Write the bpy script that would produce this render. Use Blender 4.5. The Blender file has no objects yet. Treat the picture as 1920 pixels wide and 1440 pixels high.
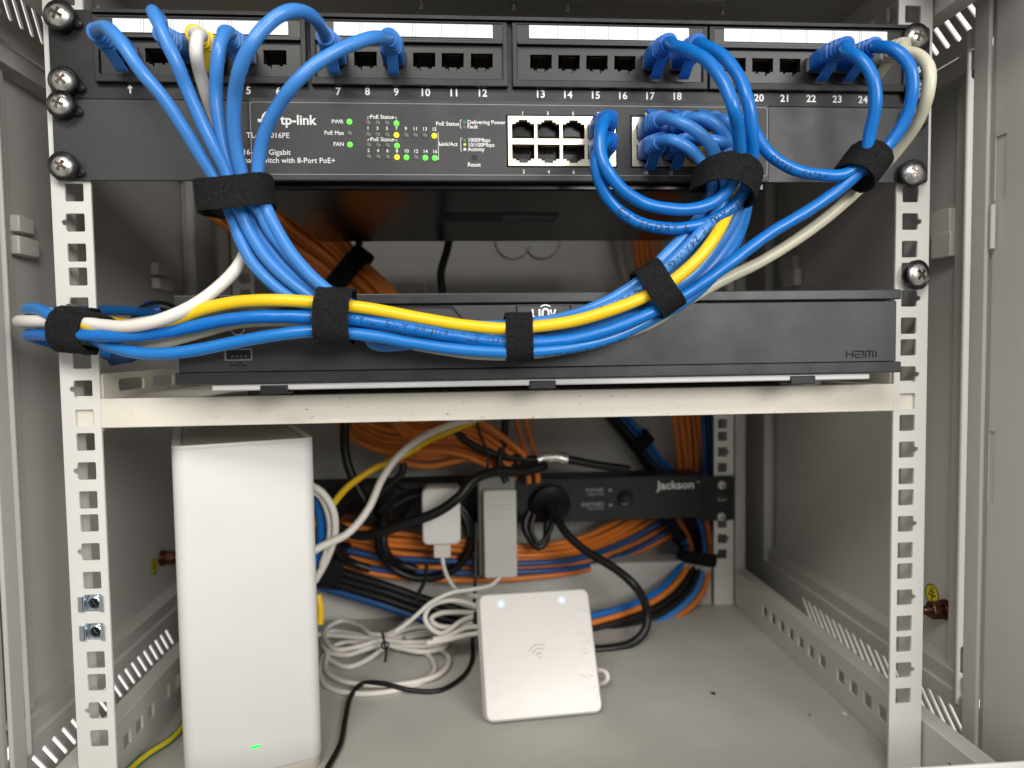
import bpy, bmesh, math, random
from mathutils import Vector, Matrix, noise
random.seed(7)
SC = bpy.context.scene
COL = SC.collection
S = 0.001                       # everything below is written in millimetres
# ------------------------------------------------------------------ camera
CAM = Vector((-29.058, -388.935, 34.529)); FPX = 1299.92
M3 = Matrix(((0.9972075, 0.07245, 0.0181154), (-0.0732758, 0.9960539, 0.0500734), (-0.0144161, -0.0512609, 0.9985812)))
cam = bpy.data.cameras.new('camera'); cam_o = bpy.data.objects.new('camera', cam); COL.objects.link(cam_o)
R_, F_, U_ = M3.col[0], M3.col[1], M3.col[2]
mw = Matrix.Identity(4)
for i in range(3):
    mw[i][0] = R_[i]; mw[i][1] = U_[i]; mw[i][2] = -F_[i]; mw[i][3] = CAM[i] * S
cam_o.matrix_world = mw
cam.sensor_width = 36; cam.lens = 36 * FPX / 1920; cam.clip_start = 0.01; cam.clip_end = 50
cam.dof.use_dof = True; cam.dof.focus_distance = 0.365; cam.dof.aperture_fstop = 7.0
SC.camera = cam_o
# ------------------------------------------------------------------ light
world = bpy.data.worlds.new("World"); SC.world = world; world.use_nodes = True
nt = world.node_tree; nt.nodes.clear()
wo = nt.nodes.new('ShaderNodeOutputWorld'); bg = nt.nodes.new('ShaderNodeBackground')
tc = nt.nodes.new('ShaderNodeTexCoord'); sp = nt.nodes.new('ShaderNodeSeparateXYZ')
ab = nt.nodes.new('ShaderNodeMath'); ab.operation = 'ABSOLUTE'
rp = nt.nodes.new('ShaderNodeValToRGB'); rx = nt.nodes.new('ShaderNodeValToRGB'); mx = nt.nodes.new('ShaderNodeMix')
mx.data_type = 'RGBA'; mx.blend_type = 'LIGHTEN'; mx.inputs[0].default_value = 1.0
mr = nt.nodes.new('ShaderNodeMapRange'); mr.inputs[1].default_value = -1; mr.inputs[2].default_value = 1
nt.links.new(tc.outputs['Generated'], sp.inputs[0])
nt.links.new(sp.outputs[2], mr.inputs[0]); nt.links.new(mr.outputs[0], rp.inputs[0])
nt.links.new(sp.outputs[0], ab.inputs[0]); nt.links.new(ab.outputs[0], rx.inputs[0])
rp.color_ramp.elements[0].position = 0.25; rp.color_ramp.elements[0].color = (0.17, 0.162, 0.15, 1)
rp.color_ramp.elements[1].position = 0.8; rp.color_ramp.elements[1].color = (0.62, 0.62, 0.60, 1)
rx.color_ramp.elements[0].position = 0.6; rx.color_ramp.elements[0].color = (0, 0, 0, 1)
rx.color_ramp.elements[1].position = 0.88; rx.color_ramp.elements[1].color = (1.0, 0.94, 0.92, 1)
nt.links.new(rp.outputs[0], mx.inputs[6]); nt.links.new(rx.outputs[0], mx.inputs[7])
my = nt.nodes.new('ShaderNodeMix'); my.data_type = 'RGBA'; ry = nt.nodes.new('ShaderNodeMapRange'); ry.inputs[1].default_value = .15; ry.inputs[2].default_value = .35
nt.links.new(sp.outputs[1], ry.inputs[0]); nt.links.new(ry.outputs[0], my.inputs[0]); nt.links.new(mx.outputs[2], my.inputs[6]); my.inputs[7].default_value = (1.25, 1.14, 1.13, 1)
nt.links.new(my.outputs[2], bg.inputs[0]); bg.inputs[1].default_value = 1.0
nt.links.new(bg.outputs[0], wo.inputs[0])
def area(name, loc, target, sx, sy, power, color):
    l = bpy.data.lights.new(name, 'AREA'); l.shape = 'RECTANGLE'; l.size = sx; l.size_y = sy; l.energy = power; l.color = color
    o = bpy.data.objects.new(name, l); COL.objects.link(o); o.location = loc
    o.rotation_euler = (Vector(target) - Vector(loc)).to_track_quat('-Z', 'Y').to_euler(); return o
area('ceiling_lamp', (-0.35, -1.15, 0.95), (0, 0, -0.05), 0.7, 0.35, 12.5, (1.0, 0.965, 0.90))
area('ceiling_lamp', (0.72, -1.55, 0.52), (0, 0, -0.03), 0.8, 0.5, 22.5, (1.0, 0.975, 0.94))
SC.view_settings.view_transform = 'Standard'; SC.view_settings.look = 'None'
SC.view_settings.exposure = 0.0; SC.view_settings.gamma = 1.0; SC.view_settings.use_curve_mapping = False
# ------------------------------------------------------------------ pixel helpers (photo pixels 1920x1440 -> mm)
def ray(px, py): return M3 @ Vector(((px - 960) / FPX, 1.0, (720 - py) / FPX))
def at(px, py, Y): d = ray(px, py); return CAM + d * ((Y - CAM.y) / d.y)
def atz(px, py, Z): d = ray(px, py); return CAM + d * ((Z - CAM.z) / d.z)
def atx(px, py, X): d = ray(px, py); return CAM + d * ((X - CAM.x) / d.x)
# ------------------------------------------------------------------ materials
MATS = {}
def mat(name, col, rough=0.5, metal=0.0, bump=0.0, bscale=900, spots=None, coat=0.0, var=0.0, vscale=40, emit=None, estr=1.0, spec=0.5, rvar=0.0, trans=0.0, sss=0.0):
    if name in MATS: return MATS[name]
    m = bpy.data.materials.new(name); m.use_nodes = True; n = m.node_tree.nodes; L = m.node_tree.links
    b = n['Principled BSDF']; b.inputs['Base Color'].default_value = (*col, 1)
    b.inputs['Roughness'].default_value = rough; b.inputs['Metallic'].default_value = metal
    b.inputs['Coat Weight'].default_value = coat; b.inputs['Specular IOR Level'].default_value = spec
    b.inputs['Coat Roughness'].default_value = 0.15; b.inputs['Transmission Weight'].default_value = trans
    t = n.new('ShaderNodeTexCoord')
    src = None
    if var:
        nz = n.new('ShaderNodeTexNoise'); nz.inputs['Scale'].default_value = vscale; nz.inputs['Detail'].default_value = 4
        L.new(t.outputs['Object'], nz.inputs[0])
        rr = n.new('ShaderNodeValToRGB'); rr.color_ramp.elements[0].position = .3; rr.color_ramp.elements[1].position = .7
        rr.color_ramp.elements[0].color = (*[c * (1 - var) for c in col], 1); rr.color_ramp.elements[1].color = (*[min(1, c * (1 + var * .5)) for c in col], 1)
        L.new(nz.outputs[0], rr.inputs[0]); src = rr.outputs[0]
    if spots:      # (colour, scale, threshold, stretch) : grime specks and scuffs
        sc, ss, th, st = spots
        mp = n.new('ShaderNodeMapping'); mp.inputs['Scale'].default_value = st; L.new(t.outputs['Object'], mp.inputs[0])
        n2 = n.new('ShaderNodeTexNoise'); n2.inputs['Scale'].default_value = ss; n2.inputs['Detail'].default_value = 6; n2.inputs['Roughness'].default_value = .65
        L.new(mp.outputs[0], n2.inputs[0])
        r2 = n.new('ShaderNodeValToRGB'); r2.color_ramp.elements[0].position = th; r2.color_ramp.elements[1].position = th + .05
        r2.color_ramp.elements[0].color = (0, 0, 0, 1); r2.color_ramp.elements[1].color = (1, 1, 1, 1)
        L.new(n2.outputs[0], r2.inputs[0])
        mm = n.new('ShaderNodeMix'); mm.data_type = 'RGBA'; L.new(r2.outputs[0], mm.inputs[0])
        if src: L.new(src, mm.inputs[6])
        else: mm.inputs[6].default_value = (*col, 1)
        mm.inputs[7].default_value = (*sc, 1); src = mm.outputs[2]
    if src: L.new(src, b.inputs['Base Color'])
    if rvar:
        n4 = n.new('ShaderNodeTexNoise'); n4.inputs['Scale'].default_value = vscale * 1.7; n4.inputs['Detail'].default_value = 5
        L.new(t.outputs['Object'], n4.inputs[0]); m4 = n.new('ShaderNodeMapRange')
        m4.inputs[1].default_value = .3; m4.inputs[2].default_value = .7; m4.inputs[3].default_value = max(.05, rough - rvar); m4.inputs[4].default_value = rough + rvar
        L.new(n4.outputs[0], m4.inputs[0]); L.new(m4.outputs[0], b.inputs['Roughness'])
    if bump:
        n3 = n.new('ShaderNodeTexNoise'); n3.inputs['Scale'].default_value = bscale; n3.inputs['Detail'].default_value = 2
        L.new(t.outputs['Object'], n3.inputs[0]); bp = n.new('ShaderNodeBump'); bp.inputs['Strength'].default_value = bump
        bp.inputs['Distance'].default_value = 0.0004; L.new(n3.outputs[0], bp.inputs['Height']); L.new(bp.outputs[0], b.inputs['Normal'])
    if emit:
        b.inputs['Emission Color'].default_value = (*emit, 1); b.inputs['Emission Strength'].default_value = estr
    MATS[name] = m; return m
PAINT = mat('cabinet_paint', (0.53, 0.52, 0.49), 0.42, bump=0.25, bscale=700, var=0.05, vscale=14, rvar=.06)
RAIL = mat('rail_paint', (0.70, 0.69, 0.655), 0.4, bump=0.15, bscale=800, spots=((0.42, 0.37, 0.3), 150, .72, (1, 1, 1)), var=.03, vscale=20)
SHELFM = mat('shelf_paint', (0.74, 0.70, 0.61), 0.42, bump=0.3, bscale=900, spots=((0.34, 0.26, 0.16), 150, .638, (1, 1, 3.0)), var=.04, vscale=25)
FLOORM = mat('base_paint', (0.50, 0.483, 0.445), 0.5, bump=0.2, bscale=900, spots=((0.16, 0.13, 0.10), 260, .735, (1, 1, 1)), var=.09, vscale=16, rvar=.1)
BLK = mat('black_powder_coat', (0.0085, 0.009, 0.0105), 0.5, bump=0.35, bscale=2200, rvar=.06, vscale=50)
BLKP = mat('black_plastic', (0.0085, 0.0085, 0.0095), 0.4, bump=.1, bscale=1500)
BLKD = mat('black_recess', (0.004, 0.004, 0.004), 0.6)
BLKG = mat('black_glossy_case', (0.003, 0.003, 0.0035), 0.22, spec=.35, bump=.05, bscale=800)
GREYM = mat('dark_grey_front', (0.040, 0.0405, 0.042), 0.47, bump=0.7, bscale=2600, rvar=.07, vscale=40)
GREYE = mat('dark_grey_ear', (0.034, 0.0345, 0.038), 0.42, bump=0.25, bscale=2600, rvar=.06, vscale=40)
NVRM = mat('recorder_plastic', (0.029, 0.0295, 0.032), 0.42, bump=0.3, bscale=3000, rvar=.12, vscale=18)
NVRB = mat('recorder_brushed_strip', (0.026, 0.0265, 0.03), 0.34, bump=.1, bscale=2000, rvar=.08)
SILV = mat('light_grey_chassis', (0.55, 0.55, 0.54), 0.45)
WHITEP = mat('white_label', (0.84, 0.83, 0.82), 0.5)
INK = mat('white_ink', (0.85, 0.85, 0.85), 0.6)
INKD = mat('dim_ink', (0.34, 0.34, 0.34), 0.6)
DINK = mat('dark_ink', (0.02, 0.025, 0.05), 0.6)
CREAM = mat('port_shield_metal', (0.78, 0.72, 0.58), 0.33, metal=0.75, rvar=.08)
STEEL = mat('polished_steel', (0.82, 0.80, 0.77), 0.3, metal=1.0, rvar=.1, vscale=300, bump=.1, bscale=1500)
STEELD = mat('screw_recess_steel', (0.16, 0.13, 0.11), 0.35, metal=1.0)
ZINC = mat('zinc_plate', (0.60, 0.68, 0.74), 0.22, metal=1.0, rvar=.1, vscale=300)
COPPER = mat('bronze_bolt', (0.17, 0.08, 0.055), 0.4, metal=1.0, rvar=.12, vscale=300)
GOLD = mat('gold_contact', (0.26, 0.19, 0.10), 0.35, metal=1.0)
VEL = mat('hook_and_loop_fabric', (0.0055, 0.0055, 0.006), 0.9, spots=((0.022, 0.022, 0.024), 1300, .56, (1, 1, 1)), bump=1.0, bscale=1400, spec=.3, var=.7, vscale=1100)
FUZZ = mat('strap_fuzz', (0.045, 0.045, 0.048), 0.8, spec=.3)
LB = mat('light_blue_jacket', (0.045, 0.225, 0.62), 0.34, spots=None, rvar=.05, var=.04, vscale=60)
DB = mat('deep_blue_jacket', (0.001, 0.15, 0.53), 0.32, rvar=.05, var=.05, vscale=60)
LBP = mat('light_blue_boot', (0.030, 0.185, 0.58), 0.42)
DBP = mat('deep_blue_boot', (0.008, 0.125, 0.50), 0.4)
YEL = mat('yellow_jacket', (0.88, 0.56, 0.006), 0.4)
YELP = mat('yellow_boot', (0.88, 0.62, 0.02), 0.45)
WHT = mat('white_jacket', (0.78, 0.745, 0.68), 0.35, var=.05, vscale=80)
GRY = mat('ivory_jacket', (0.58, 0.555, 0.42), 0.38, var=.06, vscale=70, spots=((0.3, 0.27, 0.2), 200, .72, (1, 1, 1)))
GRYP = mat('ivory_boot', (0.42, 0.40, 0.32), 0.5)
ORG = mat('orange_jacket', (0.74, 0.21, 0.026), 0.42, var=.12, vscale=60)
BLC = mat('black_jacket', (0.006, 0.006, 0.0065), 0.42, spec=.4)
NBL = mat('navy_jacket', (0.012, 0.075, 0.24), 0.4)
CLEAR = mat('clear_plug', (0.75, 0.75, 0.75), 0.15, spec=.6, trans=.55)
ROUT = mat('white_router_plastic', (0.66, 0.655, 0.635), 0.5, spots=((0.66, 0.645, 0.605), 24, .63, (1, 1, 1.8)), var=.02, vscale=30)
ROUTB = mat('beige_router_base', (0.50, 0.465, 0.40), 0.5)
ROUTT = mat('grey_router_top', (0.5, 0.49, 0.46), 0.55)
APM = mat('white_gloss_plastic', (0.52, 0.498, 0.47), 0.3, coat=.2, bump=.25, bscale=120, var=.02)
GADP = mat('grey_adapter_plastic', (0.50, 0.49, 0.46), 0.5)
GADD = mat('grey_adapter_frame', (0.20, 0.195, 0.18), 0.5)
CHG = mat('white_charger_plastic', (0.72, 0.71, 0.68), 0.4)
WCOIL = mat('white_thin_cord', (0.66, 0.63, 0.58), 0.4)
GRN = mat('green_jacket', (0.02, 0.22, 0.10), 0.4)
YELS = mat('yellow_sticker', (0.72, 0.60, 0.02), 0.5)
CLIP = mat('catch_plastic', (0.66, 0.64, 0.58), 0.4)
LEDG = mat('green_lit_led', (0.1, 0.8, 0.05), 0.4, emit=(0.10, 0.95, 0.03), estr=.9)
LEDY = mat('yellow_lit_led', (0.8, 0.6, 0.0), 0.4, emit=(1.0, 0.72, 0.0), estr=.9)
LEDO = mat('unlit_led', (0.11, 0.11, 0.105), 0.4)
LEDR = mat('router_green_led', (0.02, 0.8, 0.1), 0.4, emit=(0.0, 0.9, 0.08), estr=1.0)
LEDB = mat('blue_white_led', (0.3, 0.5, 0.9), 0.3, emit=(0.45, 0.78, 1.0), estr=1.6)
GLOW = mat('led_halo_glow', (0.50, 0.51, 0.52), 0.3, emit=(0.45, 0.65, 1.0), estr=.22)  # self-lit tint imitating the glow spread around a lamp
# ------------------------------------------------------------------ mesh helpers
ORGN = {}
def origin(p): return ORGN[p.name] if p is not None else Vector((0, 0, 0))
def meta(o, label=None, cat=None, group=None, kind=None):
    if label: o['label'] = label
    if cat: o['category'] = cat
    if group: o['group'] = group
    if kind: o['kind'] = kind
    return o
def thing(name, label, cat, loc=(0, 0, 0), group=None):
    o = bpy.data.objects.new(name, None); COL.objects.link(o); o.empty_display_size = .01
    o.location = Vector(loc) * S; ORGN[o.name] = Vector(loc); return meta(o, label, cat, group)
def obj(name, parts, m, parent=None, smooth=35, bevel=0, bseg=2, label=None):
    vs, fs = [], []
    if isinstance(parts, tuple): parts = [parts]
    for v, f in parts:
        k = len(vs); vs += [Vector(p) for p in v]; fs += [tuple(i + k for i in q) for q in f]
    og = origin(parent); loc = Vector((0, 0, 0))
    if parent is None:
        lo = Vector([min(v[i] for v in vs) for i in range(3)]); hi = Vector([max(v[i] for v in vs) for i in range(3)])
        loc = Vector(((lo.x + hi.x) / 2, (lo.y + hi.y) / 2, lo.z)); og = loc
    me = bpy.data.meshes.new(name); me.from_pydata([(v - og) * S for v in vs], [], fs); me.update()
    bm = bmesh.new(); bm.from_mesh(me); bmesh.ops.recalc_face_normals(bm, faces=bm.faces); bm.to_mesh(me); bm.free()
    me.materials.append(m)
    if smooth:
        me.shade_smooth(); me.set_sharp_from_angle(angle=math.radians(smooth))
    o = bpy.data.objects.new(name, me); COL.objects.link(o)
    if parent is not None: o.parent = parent; ORGN[o.name] = og
    else: o.location = loc * S; ORGN[o.name] = loc
    if bevel:
        b = o.modifiers.new('bevel', 'BEVEL'); b.width = bevel * S; b.segments = bseg; b.limit_method = 'ANGLE'; b.angle_limit = math.radians(40)
        b.harden_normals = False
    if label: o['label'] = label
    return o
def box(x0, x1, y0, y1, z0, z1, T=None):
    v = [Vector((x, y, z)) for x in (x0, x1) for y in (y0, y1) for z in (z0, z1)]
    if T: v = [T @ p for p in v]
    return v, [(0, 1, 3, 2), (4, 6, 7, 5), (0, 4, 5, 1), (2, 3, 7, 6), (0, 2, 6, 4), (1, 5, 7, 3)]
def frame_of(d):
    d = d.normalized(); u = Vector((0, 0, 1)) if abs(d.z) < .9 else Vector((1, 0, 0)); a = d.cross(u).normalized(); return a, a.cross(d).normalized()
def cyl(p0, p1, r0, r1=None, n=24):
    r1 = r0 if r1 is None else r1; p0, p1 = Vector(p0), Vector(p1); a, b = frame_of(p1 - p0); v = []
    for p, r in ((p0, r0), (p1, r1)):
        for i in range(n): t = 2 * math.pi * i / n; v.append(p + (a * math.cos(t) + b * math.sin(t)) * r)
    return v, [(i, (i + 1) % n, n + (i + 1) % n, n + i) for i in range(n)] + [tuple(range(n))[::-1], tuple(range(n, 2 * n))]
def lathe(prof, p0, d, n=28, caps=True):      # prof: (radius, distance along d)
    p0, d = Vector(p0), Vector(d).normalized(); a, b = frame_of(d); v, f = [], []
    for r, h in prof:
        for i in range(n): t = 2 * math.pi * i / n; v.append(p0 + d * h + (a * math.cos(t) + b * math.sin(t)) * r)
    for k in range(len(prof) - 1):
        for i in range(n): f.append((k * n + i, k * n + (i + 1) % n, (k + 1) * n + (i + 1) % n, (k + 1) * n + i))
    if caps: f.append(tuple(range(n))[::-1]); f.append(tuple(range((len(prof) - 1) * n, len(prof) * n)))
    return v, f
def spline(pts, step=2.0, closed=False):
    P = [Vector(p) for p in pts]; n = len(P); out = []
    segs = n if closed else n - 1
    for i in range(segs):
        if closed: a, b, c, d = P[(i - 1) % n], P[i], P[(i + 1) % n], P[(i + 2) % n]
        else: a = P[i - 1] if i else P[0] * 2 - P[1]; b, c = P[i], P[i + 1]; d = P[i + 2] if i + 2 < n else P[-1] * 2 - P[-2]
        # centripetal catmull-rom
        t0 = 0; t1 = t0 + max((b - a).length, 1e-3) ** .5; t2 = t1 + max((c - b).length, 1e-3) ** .5; t3 = t2 + max((d - c).length, 1e-3) ** .5
        k = max(2, int((c - b).length / step))
        for j in range(k):
            t = t1 + (t2 - t1) * j / k
            A1 = a * ((t1 - t) / (t1 - t0)) + b * ((t - t0) / (t1 - t0)); A2 = b * ((t2 - t) / (t2 - t1)) + c * ((t - t1) / (t2 - t1)); A3 = c * ((t3 - t) / (t3 - t2)) + d * ((t - t2) / (t3 - t2))
            B1 = A1 * ((t2 - t) / (t2 - t0)) + A2 * ((t - t0) / (t2 - t0)); B2 = A2 * ((t3 - t) / (t3 - t1)) + A3 * ((t - t1) / (t3 - t1))
            out.append(B1 * ((t2 - t) / (t2 - t1)) + B2 * ((t - t1) / (t2 - t1)))
    if not closed: out.append(P[-1])
    return out
def frames(C, closed=False):
    n = len(C); out = []; prev = None
    for i in range(n):
        t = (C[(i + 1) % n] - C[i - 1]) if closed else (C[min(i + 1, n - 1)] - C[max(i - 1, 0)])
        t = t.normalized() if t.length > 1e-9 else Vector((0, 1, 0))
        if prev is None: a = frame_of(t)[0]
        else:
            a = prev - t * prev.dot(t); a = a.normalized() if a.length > 1e-6 else frame_of(t)[0]
        prev = a; out.append((t, a, t.cross(a)))
    return out
def tube(C, r, n=14, closed=False, wob=0.0, pitch=16.0, rf=None):
    Fr = frames(C, closed); v, f = [], []; s = 0
    for i, (p, (t, a, b)) in enumerate(zip(C, Fr)):
        if i: s += (C[i] - C[i - 1]).length
        rr = rf(i, s) if rf else r
        for k in range(n):
            th = 2 * math.pi * k / n; q = rr * (1 + wob * math.cos(2 * th + s * 2 * math.pi / pitch) + wob * .6 * math.cos(th - s * 2 * math.pi / (pitch * .63)))
            v.append(p + (a * math.cos(th) + b * math.sin(th)) * q)
    m = len(C)
    for i in range(m if closed else m - 1):
        for k in range(n): j = (i + 1) % m; f.append((i * n + k, i * n + (k + 1) % n, j * n + (k + 1) % n, j * n + k))
    if not closed: f += [tuple(range(n))[::-1], tuple(range((m - 1) * n, m * n))]
    return v, f
def from_curve(cu, T):
    o = bpy.data.objects.new('tmp', cu); me = bpy.data.meshes.new_from_object(o)
    v = [T @ x.co for x in me.vertices]; f = [tuple(p.vertices) for p in me.polygons]
    bpy.data.objects.remove(o); bpy.data.curves.remove(cu); bpy.data.meshes.remove(me); return v, f
def facing(x, y, z, rot=0):     # local XY -> world XZ, local +Z -> towards the camera (-Y)
    return Matrix.Translation((x, y, z)) @ Matrix(((1, 0, 0, 0), (0, 0, -1, 0), (0, 1, 0, 0), (0, 0, 0, 1))) @ Matrix.Rotation(rot, 4, 'Z')
def plate(loops, t, T, bev=0.0):     # first loop outline, others holes; thickness t, front at local z=0
    cu = bpy.data.curves.new('c', 'CURVE'); cu.dimensions = '2D'; cu.fill_mode = 'BOTH'; cu.extrude = max(t / 2 - bev, .001)
    cu.bevel_depth = bev; cu.bevel_resolution = 1; cu.offset = -bev
    for lp in loops:
        s = cu.splines.new('POLY'); s.points.add(len(lp) - 1)
        for p, q in zip(s.points, lp): p.co = (q[0], q[1], 0, 1)
        s.use_cyclic_u = True
    return from_curve(cu, T @ Matrix.Translation((0, 0, -t / 2)))
def rrect(x0, x1, y0, y1, r=0.0, n=4):
    if r <= 0: return [(x0, y0), (x1, y0), (x1, y1), (x0, y1)]
    o = []
    for cx, cy, a0 in ((x1 - r, y0 + r, -90), (x1 - r, y1 - r, 0), (x0 + r, y1 - r, 90), (x0 + r, y0 + r, 180)):
        for i in range(n + 1): a = math.radians(a0 + 90 * i / n); o.append((cx + r * math.cos(a), cy + r * math.sin(a)))
    return o
def circ(x, y, r, n=16, ry=None): return [(x + r * math.cos(2 * math.pi * i / n), y + (ry or r) * math.sin(2 * math.pi * i / n)) for i in range(n)]
def text2d(s, size, T=Matrix.Identity(4), bold=0.0, align='CENTER', ext=0.03, space=1.0, sx=1.0):
    cu = bpy.data.curves.new('t', 'FONT'); cu.body = s; cu.size = size; cu.offset = bold; cu.align_x = align; cu.align_y = 'CENTER'
    cu.extrude = ext; cu.space_character = space; cu.resolution_u = 3
    return from_curve(cu, T @ Matrix.Diagonal((sx, 1, 1, 1)))
def px_text(s, px, py, Y, hpx, bold=0.0, align='CENTER', space=1.0, sx=1.0, rot=0):   # hpx = cap height in photo pixels
    p = at(px, py, Y); k = (Y - CAM.y) / FPX
    return text2d(s, hpx * k / .70, facing(p.x, Y, p.z, rot), bold, align, .02, space, sx)
def pbox(px0, py0, px1, py1, Y0, Y1, yref=None):   # box from two photo corners on plane yref
    a = at(px0, py0, Y0 if yref is None else yref); b = at(px1, py1, Y0 if yref is None else yref)
    return box(a.x, b.x, Y0, Y1, b.z, a.z)
# ------------------------------------------------------------------ levels of rack holes
ZH = [0.0]
for i in range(19): ZH.append(ZH[-1] - (12.7 if i % 3 == 1 else 15.875))
off = ZH[7]; ZH = [z - off for z in ZH]
up = []; z = ZH[0]
for i in range(8): z += (12.7 if i % 3 == 1 else 15.875); up.append(z)
ZALL = [(z, (i % 3 == 0)) for i, z in enumerate(ZH)] + [(z, (i % 3 == 2)) for i, z in enumerate(up)]
FLOOR = -231.0
# ================================================================== CABINET
cab = thing('wall_cabinet', 'open grey steel equipment cabinet seen from inside its front frame', 'cabinet', (0, 0, FLOOR))
BACK = 362.0
obj('base_panel', box(-284, 284, -75, BACK, FLOOR - 2, FLOOR), FLOORM, cab)
obj('roof_panel', [box(-284, 284, -75, BACK, 264, 266)], PAINT, cab)
for px, py in ((963, 6), (1064, 8), (1354, 17), (790, 4)):
    p = atz(px, py, 262); obj('roof_stud', cyl((p.x, p.y, 258), (p.x, p.y, 264), 1.6, n=12), STEEL, cab)
p = atz(1200, 2, 263); obj('roof_stiffener', box(-40, 150, p.y - 6, p.y + 2, 261.5, 264), PAINT, cab, bevel=.5)
obj('back_panel', [plate([rrect(-284, 284, FLOOR, 264)], 1.5, facing(0, BACK, 0))], PAINT, cab)
# faint knock-outs in the back panel
kp = at(983, 452, BACK - 2)
ko = [cyl((kp.x - 12, BACK - 1.9, kp.z), (kp.x - 12, BACK - 1.3, kp.z), 19, n=40), cyl((kp.x + 19, BACK - 2.0, kp.z), (kp.x + 19, BACK - 1.35, kp.z), 19, n=40)]
obj('knockout', ko, PAINT, cab)
BRN = mat('brown_outline', (0.20, 0.165, 0.13), .7)  # plain brown for the knock-out outlines
for cx_ in (-12, 19): obj('knockout_groove', tube([Vector((kp.x + cx_ + 19 * math.cos(t), BACK - 2.1, kp.z + 19 * math.sin(t))) for t in [math.radians(180 + 6 * k + (20 if cx_ > 0 else -15)) for k in range(31)]], .6, 6), BRN, cab)
q0, q1 = at(705, 527, BACK - 4), at(800, 575, BACK - 4)
obj('cable_entry_frame', plate([rrect(q0.x, q1.x, q1.z, q0.z, 2), rrect(q0.x + 3, q1.x - 3, q1.z + 3, q0.z - 3, 1)], 2, facing(0, BACK - 3.5, 0), .3), RAIL, cab)
obj('rear_cross_beam', [box(-222, 222, 291.9, 294, FLOOR + .5, at(1200, 1055, 292).z), box(-222, 222, 294, 318, at(1200, 1055, 292).z - 2, at(1200, 1055, 292).z)], PAINT, cab, bevel=.6)
obj('rear_cross_beam', [box(-222, 222, 292, 294, 225, 263.5), box(-222, 222, 294, 318, 225, 227)], PAINT, cab, bevel=.6)
# side frames: slotted strip, ridge and recessed panel
def slots(z0, z1, side):
    out = []; y = 16
    while y < 214:
        a, b = ((y - 6, z0), (y + 12, z1)) if side > 0 else ((y + 12, z0), (y - 1, z1))
        w = 2.1
        out.append([(a[0] - w, a[1]), (a[0] - w * .2, a[1] - 1.2), (a[0] + w, a[1]), (b[0] + w, b[1]), (b[0] + w * .2, b[1] + 1.2), (b[0] - w, b[1])]); y += 10.2
    return out
def sideT(X, side):     # local x -> world Y, local y -> Z, normal pointing inwards
    return Matrix.Translation((X, 0, 0)) @ Matrix(((0, 0, -side, 0), (1, 0, 0, 0), (0, 1, 0, 0), (0, 0, 0, 1)))
YU = 300
for side in (1, -1):
    X = 283 * side
    for nm, z0, z1, s0, s1, hz in (('slotted_side_rail', FLOOR, -190, -217.5, -200.5, -214), ('slotted_side_rail', 212, 264, 218, 246, 240)):
        if z0 > 0: s0, s1 = (222, 247) if side > 0 else (227, 252)
        o = obj(nm, [plate([rrect(1, BACK, z0, z1)] + slots(s0, s1, side) + [circ(6.5, hz, 2.1, 12)], 1.4, sideT(X, side))], PAINT, cab)
    for z0, z1, dz in ((-190, -177, 1), (212, 224.5, 1)):
        if z0 > 0: z0, z1, dz = (211, 199, -1)
        v = [Vector((X, 14, z0)), Vector((X, BACK, z0)), Vector((X + 2 * side, BACK, z0 + dz * 1.0)), Vector((X + 2 * side, 14, z0 + dz * 1.0)),
             Vector((X + 1 * side, 14, z1 - dz)), Vector((X + 1 * side, BACK, z1 - dz)), Vector((X + 14 * side, BACK, z1)), Vector((X + 14 * side, 14, z1))]
        obj('side_frame_strip', [(v, [(0, 1, 2, 3), (3, 2, 5, 4), (4, 5, 6, 7)])], PAINT, cab, smooth=0)
    obj('side_panel', box(X + 13 * side, X + 15 * side, 10, BACK, -193, 214), PAINT, cab)
    obj('side_frame_upright', [box(X - 2 * side, X + 6 * side, YU, YU + 7, -190, 212), box(X, X + 12 * side, YU + 7, BACK, -190, 212)], PAINT, cab, bevel=1.2)
    hol = [[(side * 285.2 + 2.0 * math.cos(t), zc + (6.8 if math.sin(t) > 0 else -6.8) + 2.0 * math.sin(t)) for t in [2 * math.pi * i / 16 for i in range(16)]] for zc in (203, -167)]
    obj('side_frame_upright', [plate([rrect(min(280.5 * side, 292 * side), max(280.5 * side, 292 * side), -197, 224, 2.5)] + hol, 2.5, facing(0, 19, 0), .9), box(290 * side, 293 * side, 21.7, 40, -197, 224)], PAINT, cab, smooth=50)
    obj('front_frame_post', [box(min(275.6 * side, 278.2 * side), max(275.6 * side, 278.2 * side), -4, 8, FLOOR - 2, 264)], PAINT, cab, bevel=.9, bseg=3)
    sl = [rrect(-9, -4.5, -60, -18, .4), rrect(-13, -5, 116, 152, .4)]
    a, b = sorted((281.2 * side, 283 * side))
    obj('door_return', [plate([rrect(-170, -4, FLOOR - 2, 264)] + sl, .8, sideT(280 * side, side)), box(a, b, -170, 0, FLOOR - 2, 264)], PAINT, cab)
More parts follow.
